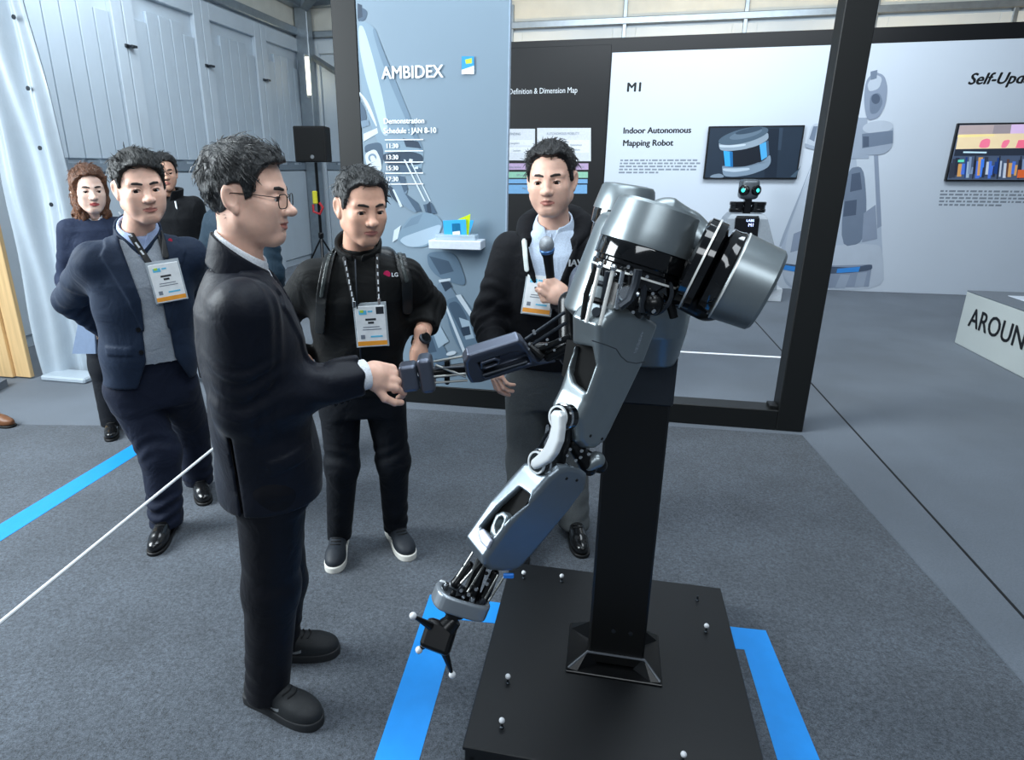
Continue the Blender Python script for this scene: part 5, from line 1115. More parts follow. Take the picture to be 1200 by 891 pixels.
def stations(pel, neck, prof):
    out = []
    for t, rx, ry, dy in prof:
        c = pel+(neck-pel)*min(t, 1.0); out.append((pel[2]+(neck[2]-pel[2])*t, c[0], c[1]+dy, rx, ry))
    return out
JK = [(-.3, .190, .140, 0), (.0, .185, .140, 0), (.25, .172, .128, 0), (.48, .180, .132, .005), (.70, .196, .134, .01), (.84, .200, .120, .0), (.91, .175, .098, -.008), (.965, .100, .080, -.01), (.985, .075, .07, -.01)]
def bbox(pts, m):
    a = np.array(pts); return a.min(0)-m, a.max(0)+m
def setJ(s, J):
    s.J = {k: s.L(v) for k, v in J.items()}; s.neck = s.J['neck']; return s.J
def corebody(s, prof, arms=True):
    J = s.J; st = [(z, a, b, rx*.74, ry*.74) for z, a, b, rx, ry in prof if z > s.J['hipR'][2]-.02]
    def fn(p):
        d = zloft(p, st)
        for k in 'RL':
            d = smin(d, smin(cone(p, J['sh'+k], J['el'+k], .036, .028), cone(p, J['el'+k], J['wr'+k], .028, .020), .02), .03)
            d = smin(d, smin(cone(p, J['hip'+k], J['kn'+k], .055, .045), cone(p, J['kn'+k], J['an'+k], .05, .034), .02), .04)
        return d
    lo, hi = bbox(list(J.values()), .14); lo[2] = .05
    V, Q = surf(fn, lo, hi, .014, 0); s.addbody(V, Q)
def trousers(s, m, pelst, r=(.098, .074, .066), h=.008, creases=.005, low=.045):
    J = s.J
    def fn(p):
        d = zloft(p, pelst)
        for k, sd in (('R', 1), ('L', 2)):
            a, b, c = J['hip'+k], J['kn'+k], J['an'+k]; bot = np.array([c[0], c[1], low])
            l = smin(cone(p, a, b, r[0], r[1]), cone(p, b, bot, r[1], r[2]), .04)
            l = l+rings(p, b, bot, creases, 5, sd, (.45, 1.02))+rings(p, a, b, creases*.6, 5, sd+4, (.6, 1.05))
            d = smin(d, l, .03)
        return smax(d, low-p[:, 2], .008)
    lo, hi = bbox([J['hipR'], J['hipL'], J['knR'], J['knL'], J['anR'], J['anL']], .15); lo[2] = 0; hi[2] = pelst[-1][0]+.04
    return s.part('trousers', fn, lo, hi, h, m)
def topfn(s, st, sl, hem, arm=(.070, .058, .046), creases=.006, endR=0.0, endL=0.0, low=None, neckcut=.066, extra=None, shk=.05):
    J = s.J
    def fn(p):
        d = zloft(p, st)
        d = d+.004*np.sin(p[:, 2]*30+3*np.sin(p[:, 0]*11)+2*np.sin(p[:, 1]*9))*np.clip((1.25-p[:, 2])/.2, 0, 1)
        for k, e in (('R', endR), ('L', endL)):
            a, b, c = J['sh'+k], J['el'+k], J['wr'+k]; w = c+(b-c)*e; rw = arm[2]+(arm[1]-arm[2])*e
            l = smin(cone(p, a, b, arm[0], arm[1]), cutcone(p, b, w, arm[1], rw), .03)
            l = l+rings(p, a, b, creases, 5, 1, (.35, 1.1))+rings(p, b, w, creases*.9, 5, 2, (-.05, .6))
            d = smin(d, l, shk)
        n = nrm(s.neckdir)
        d = smax(d, -cone(p, s.neck-n*.03, s.neck+n*.2, neckcut, neckcut), .01)
        d = smax(d, hem-p[:, 2], .006)
        return extra(p, d) if extra else d
    return fn
def boundsof(s, hem): lo, hi = bbox([s.J[k] for k in ('neck', 'shR', 'shL', 'elR', 'elL', 'wrR', 'wrL')]+[np.array([s.st[0][1]-.19, s.st[0][2]-.14, hem]), np.array([s.st[0][1]+.19, s.st[0][2]+.14, hem])], .085); q = np.array(s.st); hi[0] = max(hi[0], (q[:, 1]+q[:, 3]).max()+.035); lo[0] = min(lo[0], (q[:, 1]-q[:, 3]).min()-.035); hi[1] = max(hi[1], (q[:, 2]+q[:, 4]).max()+.035); lo[1] = min(lo[1], (q[:, 2]-q[:, 4]).min()-.035); hi[2] = s.neck[2]+.10; lo[2] = hem-.03; return lo, hi
def onchest(d, x, z, y0=.45):
    p = np.array([[x, y0, z]], np.float32)
    for _ in range(80):
        v = float(d(p)[0]); p[0, 1] -= min(.05, max(.0004, v*.7))
        if v < .0006: break
        if p[0, 1] < -.25: p[0, 1] = -.1; break
    return p[0].astype(float)
def collar(s, m, r0=.064, r1=.061, h0=-.02, h1=.035, gap=None, th=.0035, name='collar', tilt=0.0):
    n = nrm(s.neckdir); T = s.neck; R = rot_from(np.array([0, 1, 0])-n*n[1], n)
    def fn(p):
        r = np.sqrt(p[:, 0]**2+p[:, 1]**2); z = p[:, 2]-tilt*p[:, 1]
        rr = r0+(r1-r0)*np.clip((z-h0)/(h1-h0), 0, 1)
        d = np.abs(r-rr)-th; d = smax(d, np.maximum(z-h1, h0-z), .004)
        if gap: d = smax(d, -np.maximum(np.abs(p[:, 0])-gap*np.clip((p[:, 2]-h0+.01)/(h1-h0), 0, 2), -p[:, 1]), .004)
        return d
    V, Q = surf(fn, (-.11, -.11, h0-.03), (.11, .11, h1+.03), .0035, 0); return mesh(name, V @ R.T+T, Q, m, s.root, False, True)
def ribbon(s, d, pts, hw, m, name, par=None, off=.003, th=.0025, h=.0045, back=False):
    P2 = np.array(pts); lo = np.array([P2[:, 0].min()-.03, -.05, P2[:, 1].min()-.03]); hi = np.array([P2[:, 0].max()+.03, .42, P2[:, 1].max()+.03])
    cy = np.mean([q[2] for q in s.st])
    if back: lo[1], hi[1] = -.3, cy
    fn = lambda p: np.maximum(np.maximum(np.abs(d(p)-off)-th, frame2(p, pts)-hw), (cy-.0-p[:, 1]) if not back else p[:, 1]-cy)
    V, Q = surf(fn, lo, hi, h, 2); return mesh(name, V, Q, m, par or s.root, False, True)
M_card = mat('badge_card', (232, 236, 238), .5); M_cardo = mat('badge_orange', (238, 158, 52), .5); M_cardh = mat('badge_holder', (205, 215, 222), .2, alpha=.55); M_cardg = mat('badge_lines', (120, 128, 140), .6); M_cardb = mat('badge_sky', (96, 190, 226), .5); M_cardl = mat('badge_lime', (170, 208, 70), .5); M_cardk = mat('badge_black', (42, 46, 52), .5)
def badge(s, d, x, ztop, w, h, tilt=0.0, black=True):
    a = onchest(d, x, ztop); b = onchest(d, x, ztop-h); y = max(a[1], b[1])+.006
    up = nrm(np.array([math.sin(math.radians(tilt)), (a[1]-b[1])*.5/h, math.cos(math.radians(tilt))])); fw = nrm(np.array([0, 1, 0])-up*up[1]); rt = np.cross(fw, up)   # rt: to the person's left as seen... keeps text readable
    rt = np.cross(up, fw)*-1; R = np.stack([-np.cross(fw, up)*-1, fw, up], 1)
    R = np.stack([np.cross(fw, up), fw, up], 1); T = np.array([x, y, ztop])
    e = MB().box((-w/2, -.002, -h), (w/2, .002, 0), .001).xf(R, T).build('badge_card', M_card, s.root, world=False)
    def q(x0, x1, z0, z1, m, nm='badge_mark', k=.0026): MB().box((x0*w, .0018, -z1*h), (x1*w, k, -z0*h)).xf(R, T).build(nm, m, e, world=False)
    q(-.5, .5, .86, .97, M_cardo, 'badge_band')
    # viewer's left is local +x
    q(.12, .38, .10, .20, M_cardl if False else M_cardb); q(.22, .34, .09, .15, M_cardl, k=.003); q(-.08, .08, .11, .15, M_cardb)
    if black: q(-.46, -.2, .03, .2, M_cardk)
    q(-.18, .18, .30, .35, M_cardk); q(-.1, .1, .38, .43, M_cardk); q(-.28, .28, .50, .52, M_cardg); q(-.34, .3, .56, .58, M_cardg); q(.24, .38, .70, .80, M_cardg); q(-.36, .05, .73, .77, M_cardb)
    MB().box((-w*.56, -.004, -h*1.02), (w*.56, -.0022, h*.08), .001).xf(R, T).build('badge_holder', M_cardh, e, world=False)
    return e, T
def stdJ(x, y, phi, pel=None, neck=None, hs=.088, shw=.178, k=1.0):
    """upright joints in the world for a person at x, y facing phi"""
    a = math.radians(phi); f = np.array([math.cos(a), math.sin(a), 0]); r = np.array([math.sin(a), -math.cos(a), 0]); c = np.array([x, y, 0.])
    z = np.array([0, 0, 1.])
    J = dict(neck=c+z*1.44*k-f*.02)
    for n, sg in (('R', 1), ('L', -1)):
        J['sh'+n] = c+r*sg*shw+z*1.355*k-f*.015; J['el'+n] = c+r*sg*(shw+.05)+z*1.09*k-f*.04; J['wr'+n] = c+r*sg*(shw+.06)+z*.84*k+f*.05
        J['hip'+n] = c+r*sg*hs+z*.86*k; J['kn'+n] = c+r*sg*(hs+.01)+z*.47*k+f*.01; J['an'+n] = c+r*sg*(hs+.015)+z*.085-f*.03
    return J, f, r
# ------------------------------------------------------------------ A: man in the dark suit shaking the robot's hand
M_suit = cloth('suit_charcoal', (14, 18, 29), .55, .1, .22, 9); M_suitn = cloth('trouser_navy_black', (11, 12, 19), .6, .05, .3, 8); M_shirt = cloth('shirt_white', (226, 230, 236), .7, .1, .12, 12)
phA = 20
J, f, r = stdJ(-.52, 1.68, phA)
nA = P(283, 307, 1.60); J['neck'] = nA
pelA = P(316, 548, 1.67)
for n, sg in (('R', 1), ('L', -1)):
    J['sh'+n] = nA+r*sg*.158-np.array([0, 0, .086])-f*.01; J['hip'+n] = pelA+r*sg*.085
J['elR'] = P(284, 478, 1.49); J['wrR'] = P(420, 441, 1.66)
J['elL'] = J['shL']+np.array([-.05, .06, -.27]); J['wrL'] = J['elL']+np.array([.06, .03, -.24])
J['anR'] = FL(312, 800, .09); J['anL'] = FL(326, 745, .09); J['knR'] = P(318, 690, 1.60); J['knL'] = P(330, 680, 1.80)
A_ = Person('man in a dark charcoal suit and glasses shaking the robot hand', ((J['anR'][0]+J['anL'][0])/2, (J['anR'][1]+J['anL'][1])/2), phA, M_skin)
setJ(A_, J); pl_ = A_.L(pelA); A_.neckdir = A_.D((.20, -.02, 1))
s = A_
prof = [(-.35, .190, .150, -.0), (.0, .184, .146, 0), (.25, .172, .136, 0), (.48, .180, .136, 0), (.68, .188, .132, -.005), (.82, .186, .116, -.012), (.90, .160, .096, -.012), (.955, .098, .080, -.01), (.985, .072, .07, -.01)]
s.st = stations(pl_, s.neck, prof); corebody(s, s.st)
s.lipm = M_lip
s.head(P(291, 231, 1.60), -2, 3, 0, dict(quiff=.010, side=.006, top=.012, fringe=.082, messy=.35, smile=.0025, mouth=.0022, gaze=(0, -.1)), .985, hairmat('hair_black_grey_sheen', (10, 11, 12), (48, 51, 53)), .0030, glasses=True)
trousers(s, M_suitn, [(z, a, b, c*.90, d*.90) for z, a, b, c, d in stations(pl_, s.neck, [(-.12, .175, .135, 0), (.0, .178, .138, 0), (.3, .168, .132, .01)])], (.100, .078, .065), .0075)
hemA = .735
def exA(p, d):
    g = np.maximum(np.abs(p[:, 0]-s.neck[0])-.012-.30*np.clip(p[:, 2]-1.06, 0, 1)*.55, -(p[:, 1]-s.neck[1]+.02))    # open front V
    d = smax(d, -np.maximum(g, 1.06-p[:, 2]), .006)
    cx = np.interp(p[:, 2], [q[0] for q in s.st], [q[2] for q in s.st])
    # lapel
    xx = np.abs(p[:, 0]-s.neck[0]); lap = poly2(xx, p[:, 2], [(.012, 1.04), (.055, 1.14), (.105, 1.27), (.125, 1.30), (.095, 1.325), (.102, 1.335), (.085, 1.40), (.055, 1.42)])
    d = d-.006*np.clip(-lap/.004, 0, 1)*(p[:, 1] > cx)
    # pocket flap on the near side and the back vents
    fl = poly2(p[:, 1]-cx, p[:, 2], [(-.01, .90), (.12, .93), (.12, .885), (-.01, .855)]); d = d-.004*np.clip(-fl/.004, 0, 1)*(p[:, 0] > 0)
    v = np.maximum(np.abs(p[:, 1]-cx+.085)-.0035, p[:, 2]-.98); d = smax(d, -np.maximum(v, -np.abs(p[:, 0])+.06), .004)
    return d
jkA = topfn(s, s.st, 0, hemA, (.072, .062, .050), .0075, 0, 0, extra=exA, neckcut=.068)
lo, hi = boundsof(s, hemA); s.part('jacket', jkA, lo, hi, .0068, M_suit)
# shirt: chest, collar, cuff
shA = topfn(s, [(z, a, b, c*.9, d*.93) for z, a, b, c, d in s.st], 0, 1.0, (.05, .045, .03), 0, .3, .3, neckcut=.055)
s.part('shirt', lambda p: np.maximum(shA(p), np.abs(p[:, 0]-s.neck[0])-.12), (-.2, s.st[0][2]-.15, 1.0), (.2, .3, 1.5), .007, M_shirt)
collar(s, M_shirt, .066, .062, -.04, .040, .030, .0045, tilt=-.45)
collar(s, M_suit, .078, .071, -.055, .026, .050, .006, 'jacket_collar', -.50)
wr = s.J['wrR']; el = s.J['elR']; dd = nrm(wr-el)
s.part('cuff', lambda p: np.maximum(np.maximum(np.abs(cone(p, wr-dd*.05, wr+dd*.05, .040, .038))-.0035, (p-wr.astype(np.float32)) @ dd.astype(np.float32)-.024), -((p-wr.astype(np.float32)) @ dd.astype(np.float32))-.03), wr-.09, wr+.09, .0035, M_shirt)
for i in range(3):
    q = wr-dd*(.03+.018*i)+np.array(s.D((.0, -.02, -.055))); MB().sphere(q, .006, 10).build('sleeve_button', M_blk, s.root, True, world=False)
hy = s.D(P(470, 446, 1.735)-P(432, 441, 1.68)); s.hand('x+', wr+dd*.024, hy, s.D((-.25, -.80, .55)), 'shake', 1.03)
s.hand('x-', s.J['wrL'], s.D((.1, 0, -1)), s.D((-.1, .9, 0)), 'relaxed')
# tie
shoe(s, s.J['anR'], (.88, -.40), 'runner', .30); shoe(s, s.J['anL'], (.97, .10), 'runner', .30)
s.finish()
# ------------------------------------------------------------------ B: man in the black zip jacket, hands on hips
M_zip = cloth('jacket_black_green', (10, 12, 13), .72, .05, .35, 9); M_jean = cloth('jeans_dark', (12, 16, 23), .75, .05, .35, 11)
phB = -84
J, f, r = stdJ(-.36, 2.44, phB)
nB = P(420, 292, 2.34); pelB = P(424, 462, 2.44); J['neck'] = nB
for n, sg in (('R', 1), ('L', -1)):
    J['sh'+n] = nB+r*sg*.166-np.array([0, 0, .10]); J['hip'+n] = pelB+r*sg*.088
J['elR'] = P(322, 385, 2.50); J['wrR'] = P(350, 418, 2.34); J['elL'] = P(504, 358, 2.46); J['wrL'] = P(492, 404, 2.30)
J['anR'] = FL(397, 622, .09); J['anL'] = FL(463, 612, .09); J['knR'] = P(401, 545, 2.40); J['knL'] = P(461, 540, 2.44)
s = B_ = Person('man in a black zip jacket with badge, hands on hips beside the graphic panel', ((J['anR'][0]+J['anL'][0])/2, (J['anR'][1]+J['anL'][1])/2), phB, M_skin2)
setJ(s, J); pl_ = s.L(pelB); s.neckdir = s.D((.06, -.20, 1))
s.st = stations(pl_, s.neck, [(-.3, .178, .130, 0), (.0, .174, .128, 0), (.25, .168, .126, .01), (.48, .178, .130, .012), (.70, .190, .130, .01), (.83, .192, .114, .0), (.905, .165, .094, -.004), (.96, .10, .078, 0), (.985, .072, .07, 0)]); corebody(s, s.st)
s.head(P(424, 243, 2.27), -60, 10, 0, dict(quiff=.005, side=.004, top=.009, fringe=.086, fat=.0, messy=.6, widow=1, gaze=(.1, -.15)), 1.03, M_hairg, .0032)
trousers(s, M_jean, [(z, a, b, c*.90, d*.90) for z, a, b, c, d in stations(pl_, s.neck, [(-.12, .175, .135, 0), (.0, .178, .138, 0), (.3, .168, .132, .01)])], (.088, .066, .052), .008, .008, .055)
def exB(p, d):
    z = p[:, 2]; return d-.003*np.clip(1-np.abs(p[:, 0]-s.neck[0]*.7)/.006, 0, 1)*(p[:, 1] > s.st[0][2])
jkB = topfn(s, s.st, 0, .775, (.067, .058, .048), .007, 0, .42, extra=exB, neckcut=.062)
lo, hi = boundsof(s, .775); s.part('jacket', jkB, lo, hi, .0075, M_zip)
collar(s, M_zip, .072, .078, -.045, .030, .022, .007, 'stand_collar', -.35)
s.part('inner_shirt', lambda p: np.maximum(np.abs(cone(p, s.neck-nrm(s.neckdir)*.05, s.neck+nrm(s.neckdir)*.03, .064, .060))-.004, (p-s.neck.astype(np.float32)) @ nrm(s.neckdir).astype(np.float32)-.012), s.neck-.12, s.neck+.12, .005, cloth('undershirt_black', (16, 17, 18)))
cx = s.neck[0]
zp = [onchest(jkB, cx*.8, z)+np.array([0, .002, 0]) for z in np.linspace(1.36, .80, 12)]
MB().tube(zp, .0035, 6).build('zip', M_dkg, s.root, True, world=False)
# hands
wl_ = s.J['wrL']; s.hand('x-', wl_, s.D((-.05, -.15, -1)), s.D((.75, -.60, .1)), 'hip', .98)
s.hand('x+', s.J['wrR'], s.D((.5, -.2, -.8)), s.D((-.3, -.9, .1)), 'hip', .98)
# forearm bare below the pushed-up sleeve
a, b = s.J['elL'], s.J['wrL']; V, Q = surf(lambda p: cone(p, a, b, .042, .027), np.minimum(a, b)-.06, np.maximum(a, b)+.06, .005, 0); s.addbody(V, Q)
# watch
dw_ = nrm(b-a); wc = b-dw_*.012; Rw = rot_from(dw_, s.D((.35, -.9, .2)))
wt = MB().lathe([(.030, -.011), (.0345, -.011), (.0345, .011), (.030, .011)], wc, dw_, 32, True).build('watch_strap', mat('watch_black', (14, 14, 15), .35), s.root, True, world=False)
vz = Rw[:, 2]; MB().lathe([(.0, .012), (.019, .012), (.024, .009), (.024, 0)], wc+vz*.030, vz, 28).build('watch_case', M_dkg, wt, True, world=False)
MB().lathe([(.0, .0128), (.0180, .0128)], wc+vz*.030, vz, 28).build('watch_dial', M_bgl, wt, True, world=False)
# backpack straps
M_strap = mat('strap_black', (20, 22, 23), .4, 0, .1, 80, .05, 300)
def toxz(u, v, Y): q = s.L(P(u, v, Y)); return q[0], q[2]
for pth in (((390, 281), (384, 308), (378, 345), (375, 385)), ((456, 278), (467, 297), (477, 330), (478, 366))):
    pts = [toxz(u, v, 2.26) for u, v in pth]
    ribbon(s, jkB, pts, .019, M_strap, 'backpack_strap', None, .008, .007, .0035)
    ribbon(s, jkB, pts[:3], .007, mat('strap_sheen', (52, 58, 58), .3), 'strap_webbing', None, .017, .003)
# backpack body behind him
s.part('backpack', lambda p: rbox(p, (cx, s.st[4][2]-.19, 1.12), (.14, .07, .20), .05), (cx-.2, s.st[4][2]-.3, .85), (cx+.2, s.st[4][2]-.05, 1.4), .012, M_strap)
# lanyard and badge
M_lan = mat('lanyard_black', (22, 23, 26), .6)
bx_ = cx+.0
def toxz(u, v, Y): q = s.L(P(u, v, Y)); return q[0], q[2]
x0, z0 = toxz(415, 357, 2.22); x1, z1 = toxz(444, 355, 2.22); xa, za = toxz(404, 302, 2.28); xb, zb = toxz(441, 290, 2.26)
ribbon(s, jkB, [(xa, za), (x0, z0)], .007, M_lan, 'lanyard', None, .004, .0025, .0032); ribbon(s, jkB, [(xb, zb), (x1, z1)], .007, M_lan, 'lanyard', None, .004, .0025, .0032)
for (xq, zq, xp, zp_) in ((xa, za, x0, z0), (xb, zb, x1, z1)):
    for t in np.linspace(.1, .9, 7):
        q = onchest(jkB, xq+(xp-xq)*t, zq+(zp_-zq)*t); MB().box((-.0022, 0, -.008), (.0022, .002, .008)).xf(np.eye(3), q+np.array([0, .0065, 0])).build('lanyard_print', M_inkw, s.root, world=False)
    q = onchest(jkB, xp, zp_); MB().box((-.006, 0, -.012), (.006, .006, .012), .002).xf(np.eye(3), q+np.array([0, .004, 0])).build('lanyard_clip', M_chr, s.root, world=False)
xm, zm = toxz(432.5, 361, 2.20); badge(s, jkB, xm, zm, .105, .152, 2)
# emblem on the chest
xe, ze = toxz(453, 325, 2.21); q = onchest(jkB, xe, ze)
MB().lathe([(.0, .002), (.0125, .002), (.0125, 0)], q, (0, 1, 0), 24).build('chest_emblem', mat('emblem_crimson', (200, 36, 92), .4), s.root, True, world=False)
Rtx = np.stack([np.array([-1, 0, 0]), np.array([0, 0, 1]), np.array([0, 1, 0])], 1)
text('chest_lettering', 'LG', .020, M_inkw, None, 0, 0, 0, 0, .0006, rot=s.Mi[:3, :3] @ Rtx, T=s.Wd(q+np.array([-.016, .004, -.008]))).name = 'chest_lettering'
o = bpy.data.objects['chest_lettering'] if 'chest_lettering' in bpy.data.objects else None
for o in [k for k in bpy.data.objects if k.name.startswith('chest_lettering') and k.parent is None]:
    Vw = np.array([v.co[:] for v in o.data.vertices]); Vl = Vw @ s.M[:3, :3].T+s.M[:3, 3]
    o.data.vertices.foreach_set('co', Vl.ravel()); o.data.update(); o.parent = s.root
shoe(s, s.J['anR'], (.05, -1), 'sneaker', .285); shoe(s, s.J['anL'], (.42, -.9), 'sneaker', .285)
s.finish()
# ------------------------------------------------------------------ C: man with the microphone
M_hood = cloth('hoodie_navy_black', (9, 11, 17), .8, .05, .4, 8); M_shirtb = cloth('shirt_pale_blue', (196, 212, 232), .7, .1, .2, 12); M_trg = cloth('trousers_grey', (84, 88, 90), .85, .1, .25, 8)
phC = -104
J, f, r = stdJ(.32, 2.75, phC)
nC = P(649, 263, 2.62); pelC = P(641, 452, 2.72); J['neck'] = nC
for n, sg in (('R', 1), ('L', -1)):
    J['sh'+n] = nC+r*sg*.174-np.array([0, 0, .104]); J['hip'+n] = pelC+r*sg*.092
J['elR'] = P(571, 372, 2.66); J['wrR'] = P(580, 418, 2.50); J['elL'] = P(702, 385, 2.60); J['wrL'] = P(662, 350, 2.36)
J['anR'] = FL(612, 622, .09); J['anL'] = FL(673, 606, .09); J['knR'] = P(615, 540, 2.70); J['knL'] = P(668, 530, 2.72)
s = C_p = Person('man in a dark hoodie speaking into a handheld microphone behind the robot', ((J['anR'][0]+J['anL'][0])/2, (J['anR'][1]+J['anL'][1])/2), phC, M_skin)
setJ(s, J); pl_ = s.L(pelC); s.neckdir = s.D((.0, -.12, 1))
s.st = stations(pl_, s.neck, [(-.3, .185, .138, 0), (.0, .186, .140, 0), (.25, .182, .138, .005), (.48, .188, .138, .01), (.70, .200, .136, .01), (.83, .202, .120, 0), (.905, .172, .098, -.004), (.96, .105, .08, 0), (.985, .075, .07, 0)]); corebody(s, s.st)
s.head(P(646, 212, 2.56), -106, 4, 2, dict(quiff=.009, side=.005, top=.011, fringe=.086, fat=.003, jaw=1.04, messy=.5, widow=1, mouth=.001, part=.06, gaze=(.1, -.15)), 1.10, M_hair, .0034)
trousers(s, M_trg, [(z, a, b, c*.90, d*.90) for z, a, b, c, d in stations(pl_, s.neck, [(-.12, .175, .135, 0), (.0, .178, .138, 0), (.3, .168, .132, .01)])], (.100, .082, .072), .009)
cx = s.neck[0]
def exC(p, d):
    xx = np.abs(p[:, 0]-cx); g = np.maximum(xx-np.clip((p[:, 2]-1.06)*.34, -.01, .16), -(p[:, 1]-s.st[0][2]+.02)); d = smax(d, -np.maximum(g, 1.0-p[:, 2]), .008)
    edge = np.abs(xx-np.clip((p[:, 2]-1.06)*.34, 0, .16)-.012)-.012
    return d-.005*np.clip(-edge/.004, 0, 1)*(p[:, 1] > s.st[0][2])*(p[:, 2] > 1.06)
hdC = topfn(s, s.st, 0, .80, (.074, .066, .055), .008, 0, 0, extra=exC, neckcut=.078)
lo, hi = boundsof(s, .80); hi[2] += .04; s.part('hoodie', hdC, lo, hi, .0078, M_hood)
# hood lying on the shoulders
def hood(p):
    q = p-s.neck.astype(np.float32); a = np.arctan2(q[:, 0], -q[:, 1]); rr = np.sqrt(q[:, 0]**2+q[:, 1]**2)
    zc = -.006+.034*np.cos(a)-.05*np.clip(np.abs(a)-1.4, 0, 2); R0 = .114+.004*np.cos(a)
    d = np.sqrt(((rr-R0)/1.1)**2+((q[:, 2]-zc))**2)-(.034+.014*np.cos(a))+.005*noise3(p, 40)
    return smax(d, np.abs(a)-2.30, .02)
s.part('hood', hood, s.neck-np.array([.2, .2, .16]), s.neck+np.array([.2, .2, .12]), .007, M_hood)
shC0 = topfn(s, [(z, a, b, c*.92, d*.95) for z, a, b, c, d in s.st], 0, .95, (.05, .045, .03), 0, .4, .4, neckcut=.058)
s.part('shirt', lambda p: np.maximum(shC0(p), np.abs(p[:, 0]-cx)-.15), (cx-.2, s.st[0][2]-.15, .95), (cx+.2, s.st[0][2]+.3, 1.55), .008, M_shirtb)
collar(s, M_shirtb, .094, .068, -.050, .026, .034, .004, tilt=-.40)
pk = [onchest(shC0, cx, z)+np.array([0, .0, 0]) for z in np.linspace(1.37, 1.0, 8)]
MB().tube(pk, .0022, 6).build('shirt_placket', M_shirtb, s.root, True, world=False)
for q in pk[1::2]: MB().lathe([(.0, .003), (.0045, .003), (.005, 0)], q, (0, 1, 0), 10).build('shirt_button', M_inkw, s.root, True, world=False)
# right hand hangs, left hand holds the microphone
s.hand('x+', s.J['wrR'], s.D((.1, -.25, -1)), s.D((-.8, -.5, 0)), 'relaxed', 1.0)
mic_t = P(640, 283, 2.34); mic_b = P(648, 350, 2.42); md = nrm(mic_t-mic_b)
wl_ = s.J['wrL']; gc = P(647, 338, 2.395); hd_ = nrm(gc-s.Wd(wl_)); s.hand('x-', wl_, s.D(P(640, 334, 2.38)-s.Wd(wl_)), s.D((.35, -.90, -.1)), 'grip', 1.02)
mic_b = mic_t-md*.165
mc = empty('microphone', mic_b, 0, 'black handheld microphone with silver grille in the raised hand', 'microphone')
MB().lathe([(.0, -.115), (.012, -.115), (.0135, -.10), (.017, .06), (.019, .105), (.024, .118), (.024, .124), (.0, .124)], mic_b, md, 28).build('handle', mat('mic_black', (16, 17, 19), .4), mc, True, 35)
MB().lathe([(.024, .122), (.027, .128), (.0275, .134), (.025, .137)], mic_b, md, 28).build('grille_band', mat('mic_blue_band', (80, 130, 190), .3, .3), mc, True, 35)
MB().lathe([(.0245, .136), (.027, .145), (.0265, .160), (.021, .173), (.012, .180), (.0, .182)], mic_b, md, 28).build('grille', mat('mic_grille', (168, 174, 180), .4, .6, .3, 600, .4, 700), mc, True, 50)
# lanyard, badge, lettering
def toxz(u, v, Y): q = s.L(P(u, v, Y)); return q[0], q[2]
M_lanw = mat('lanyard_white', (214, 222, 220), .6)
x0, z0 = toxz(615, 318, 2.49); xa, za = toxz(611, 285, 2.50); ribbon(s, hdC, [(xa, za), (x0, z0)], .010, M_lanw, 'lanyard', None, .005, .003, .003)
x1, z1 = toxz(650, 318, 2.49); xb, zb = toxz(662, 290, 2.5); ribbon(s, hdC, [(xb, zb), (x1, z1)], .010, M_lanw, 'lanyard', None, .006, .003, .003)
xm, zm = toxz(632, 326, 2.47); badge(s, hdC, xm, zm, .108, .155, -4, False)
xe, ze = toxz(660, 312, 2.5); q = onchest(hdC, xe, ze)
t_ = text('chest_lettering', 'NAVER', .036, M_inkw, None, 0, 0, 0, 0, .0016, rot=s.Mi[:3, :3] @ Rtx, T=s.Wd(q+np.array([0, .006, 0])))
Vw = np.array([v.co[:] for v in t_.data.vertices]); Vl = (Vw @ s.M[:3, :3].T+s.M[:3, 3]); 
for i in range(len(Vl)): Vl[i, 1] = q[1]+.004
pv = Vl.astype(np.float32).copy(); pv[:, 1] = .4
for _ in range(60): dv = hdC(pv); pv[:, 1] -= np.clip(dv*.7, .0, .05)
Vl[:, 1] = np.maximum(pv[:, 1], q[1]-.05)+.0025
t_.data.vertices.foreach_set('co', Vl.ravel()); t_.data.update(); t_.parent = s.root
shoe(s, s.J['anR'], (-.15, -1), 'dress', .29); shoe(s, s.J['anL'], (.05, -1), 'dress', .29)
s.finish()
# ------------------------------------------------------------------ D: man in the open navy jacket, hands behind his back
M_navy = cloth('jacket_navy', (27, 40, 60), .7, .1, .3, 8); M_navt = cloth('trousers_navy', (21, 28, 46), .75, .08, .35, 9); M_knit = cloth('sweater_grey', (150, 158, 168), .9, .1, .25, 16, .3)
phD = -62
J, f, r = stdJ(-1.40, 2.72, phD)
nD = P(162, 270, 2.60); pelD = P(178, 452, 2.68); J['neck'] = nD
for n, sg in (('R', 1), ('L', -1)):
    J['sh'+n] = nD+r*sg*.172-np.array([0, 0, .108]); J['hip'+n] = pelD+r*sg*.09
J['elR'] = P(82, 352, 2.78); J['wrR'] = P(140, 395, 2.90); J['elL'] = P(222, 352, 2.98); J['wrL'] = P(165, 398, 2.94)
J['anR'] = FL(194, 604, .09); J['anL'] = FL(232, 556, .09); J['knR'] = P(188, 530, 2.64); J['knL'] = P(224, 500, 2.95)
s = D_ = Person('man in an open navy jacket over a grey sweater, hands behind his back', ((J['anR'][0]+J['anL'][0])/2, (J['anR'][1]+J['anL'][1])/2), phD, M_skin)
setJ(s, J); pl_ = s.L(pelD); s.neckdir = s.D((.08, -.12, 1))
s.st = stations(pl_, s.neck, [(-.3, .190, .145, 0), (.0, .190, .146, .01), (.25, .186, .148, .015), (.48, .188, .144, .012), (.70, .200, .138, .01), (.83, .200, .120, 0), (.905, .172, .098, -.004), (.96, .105, .08, 0), (.985, .075, .07, 0)]); corebody(s, s.st)
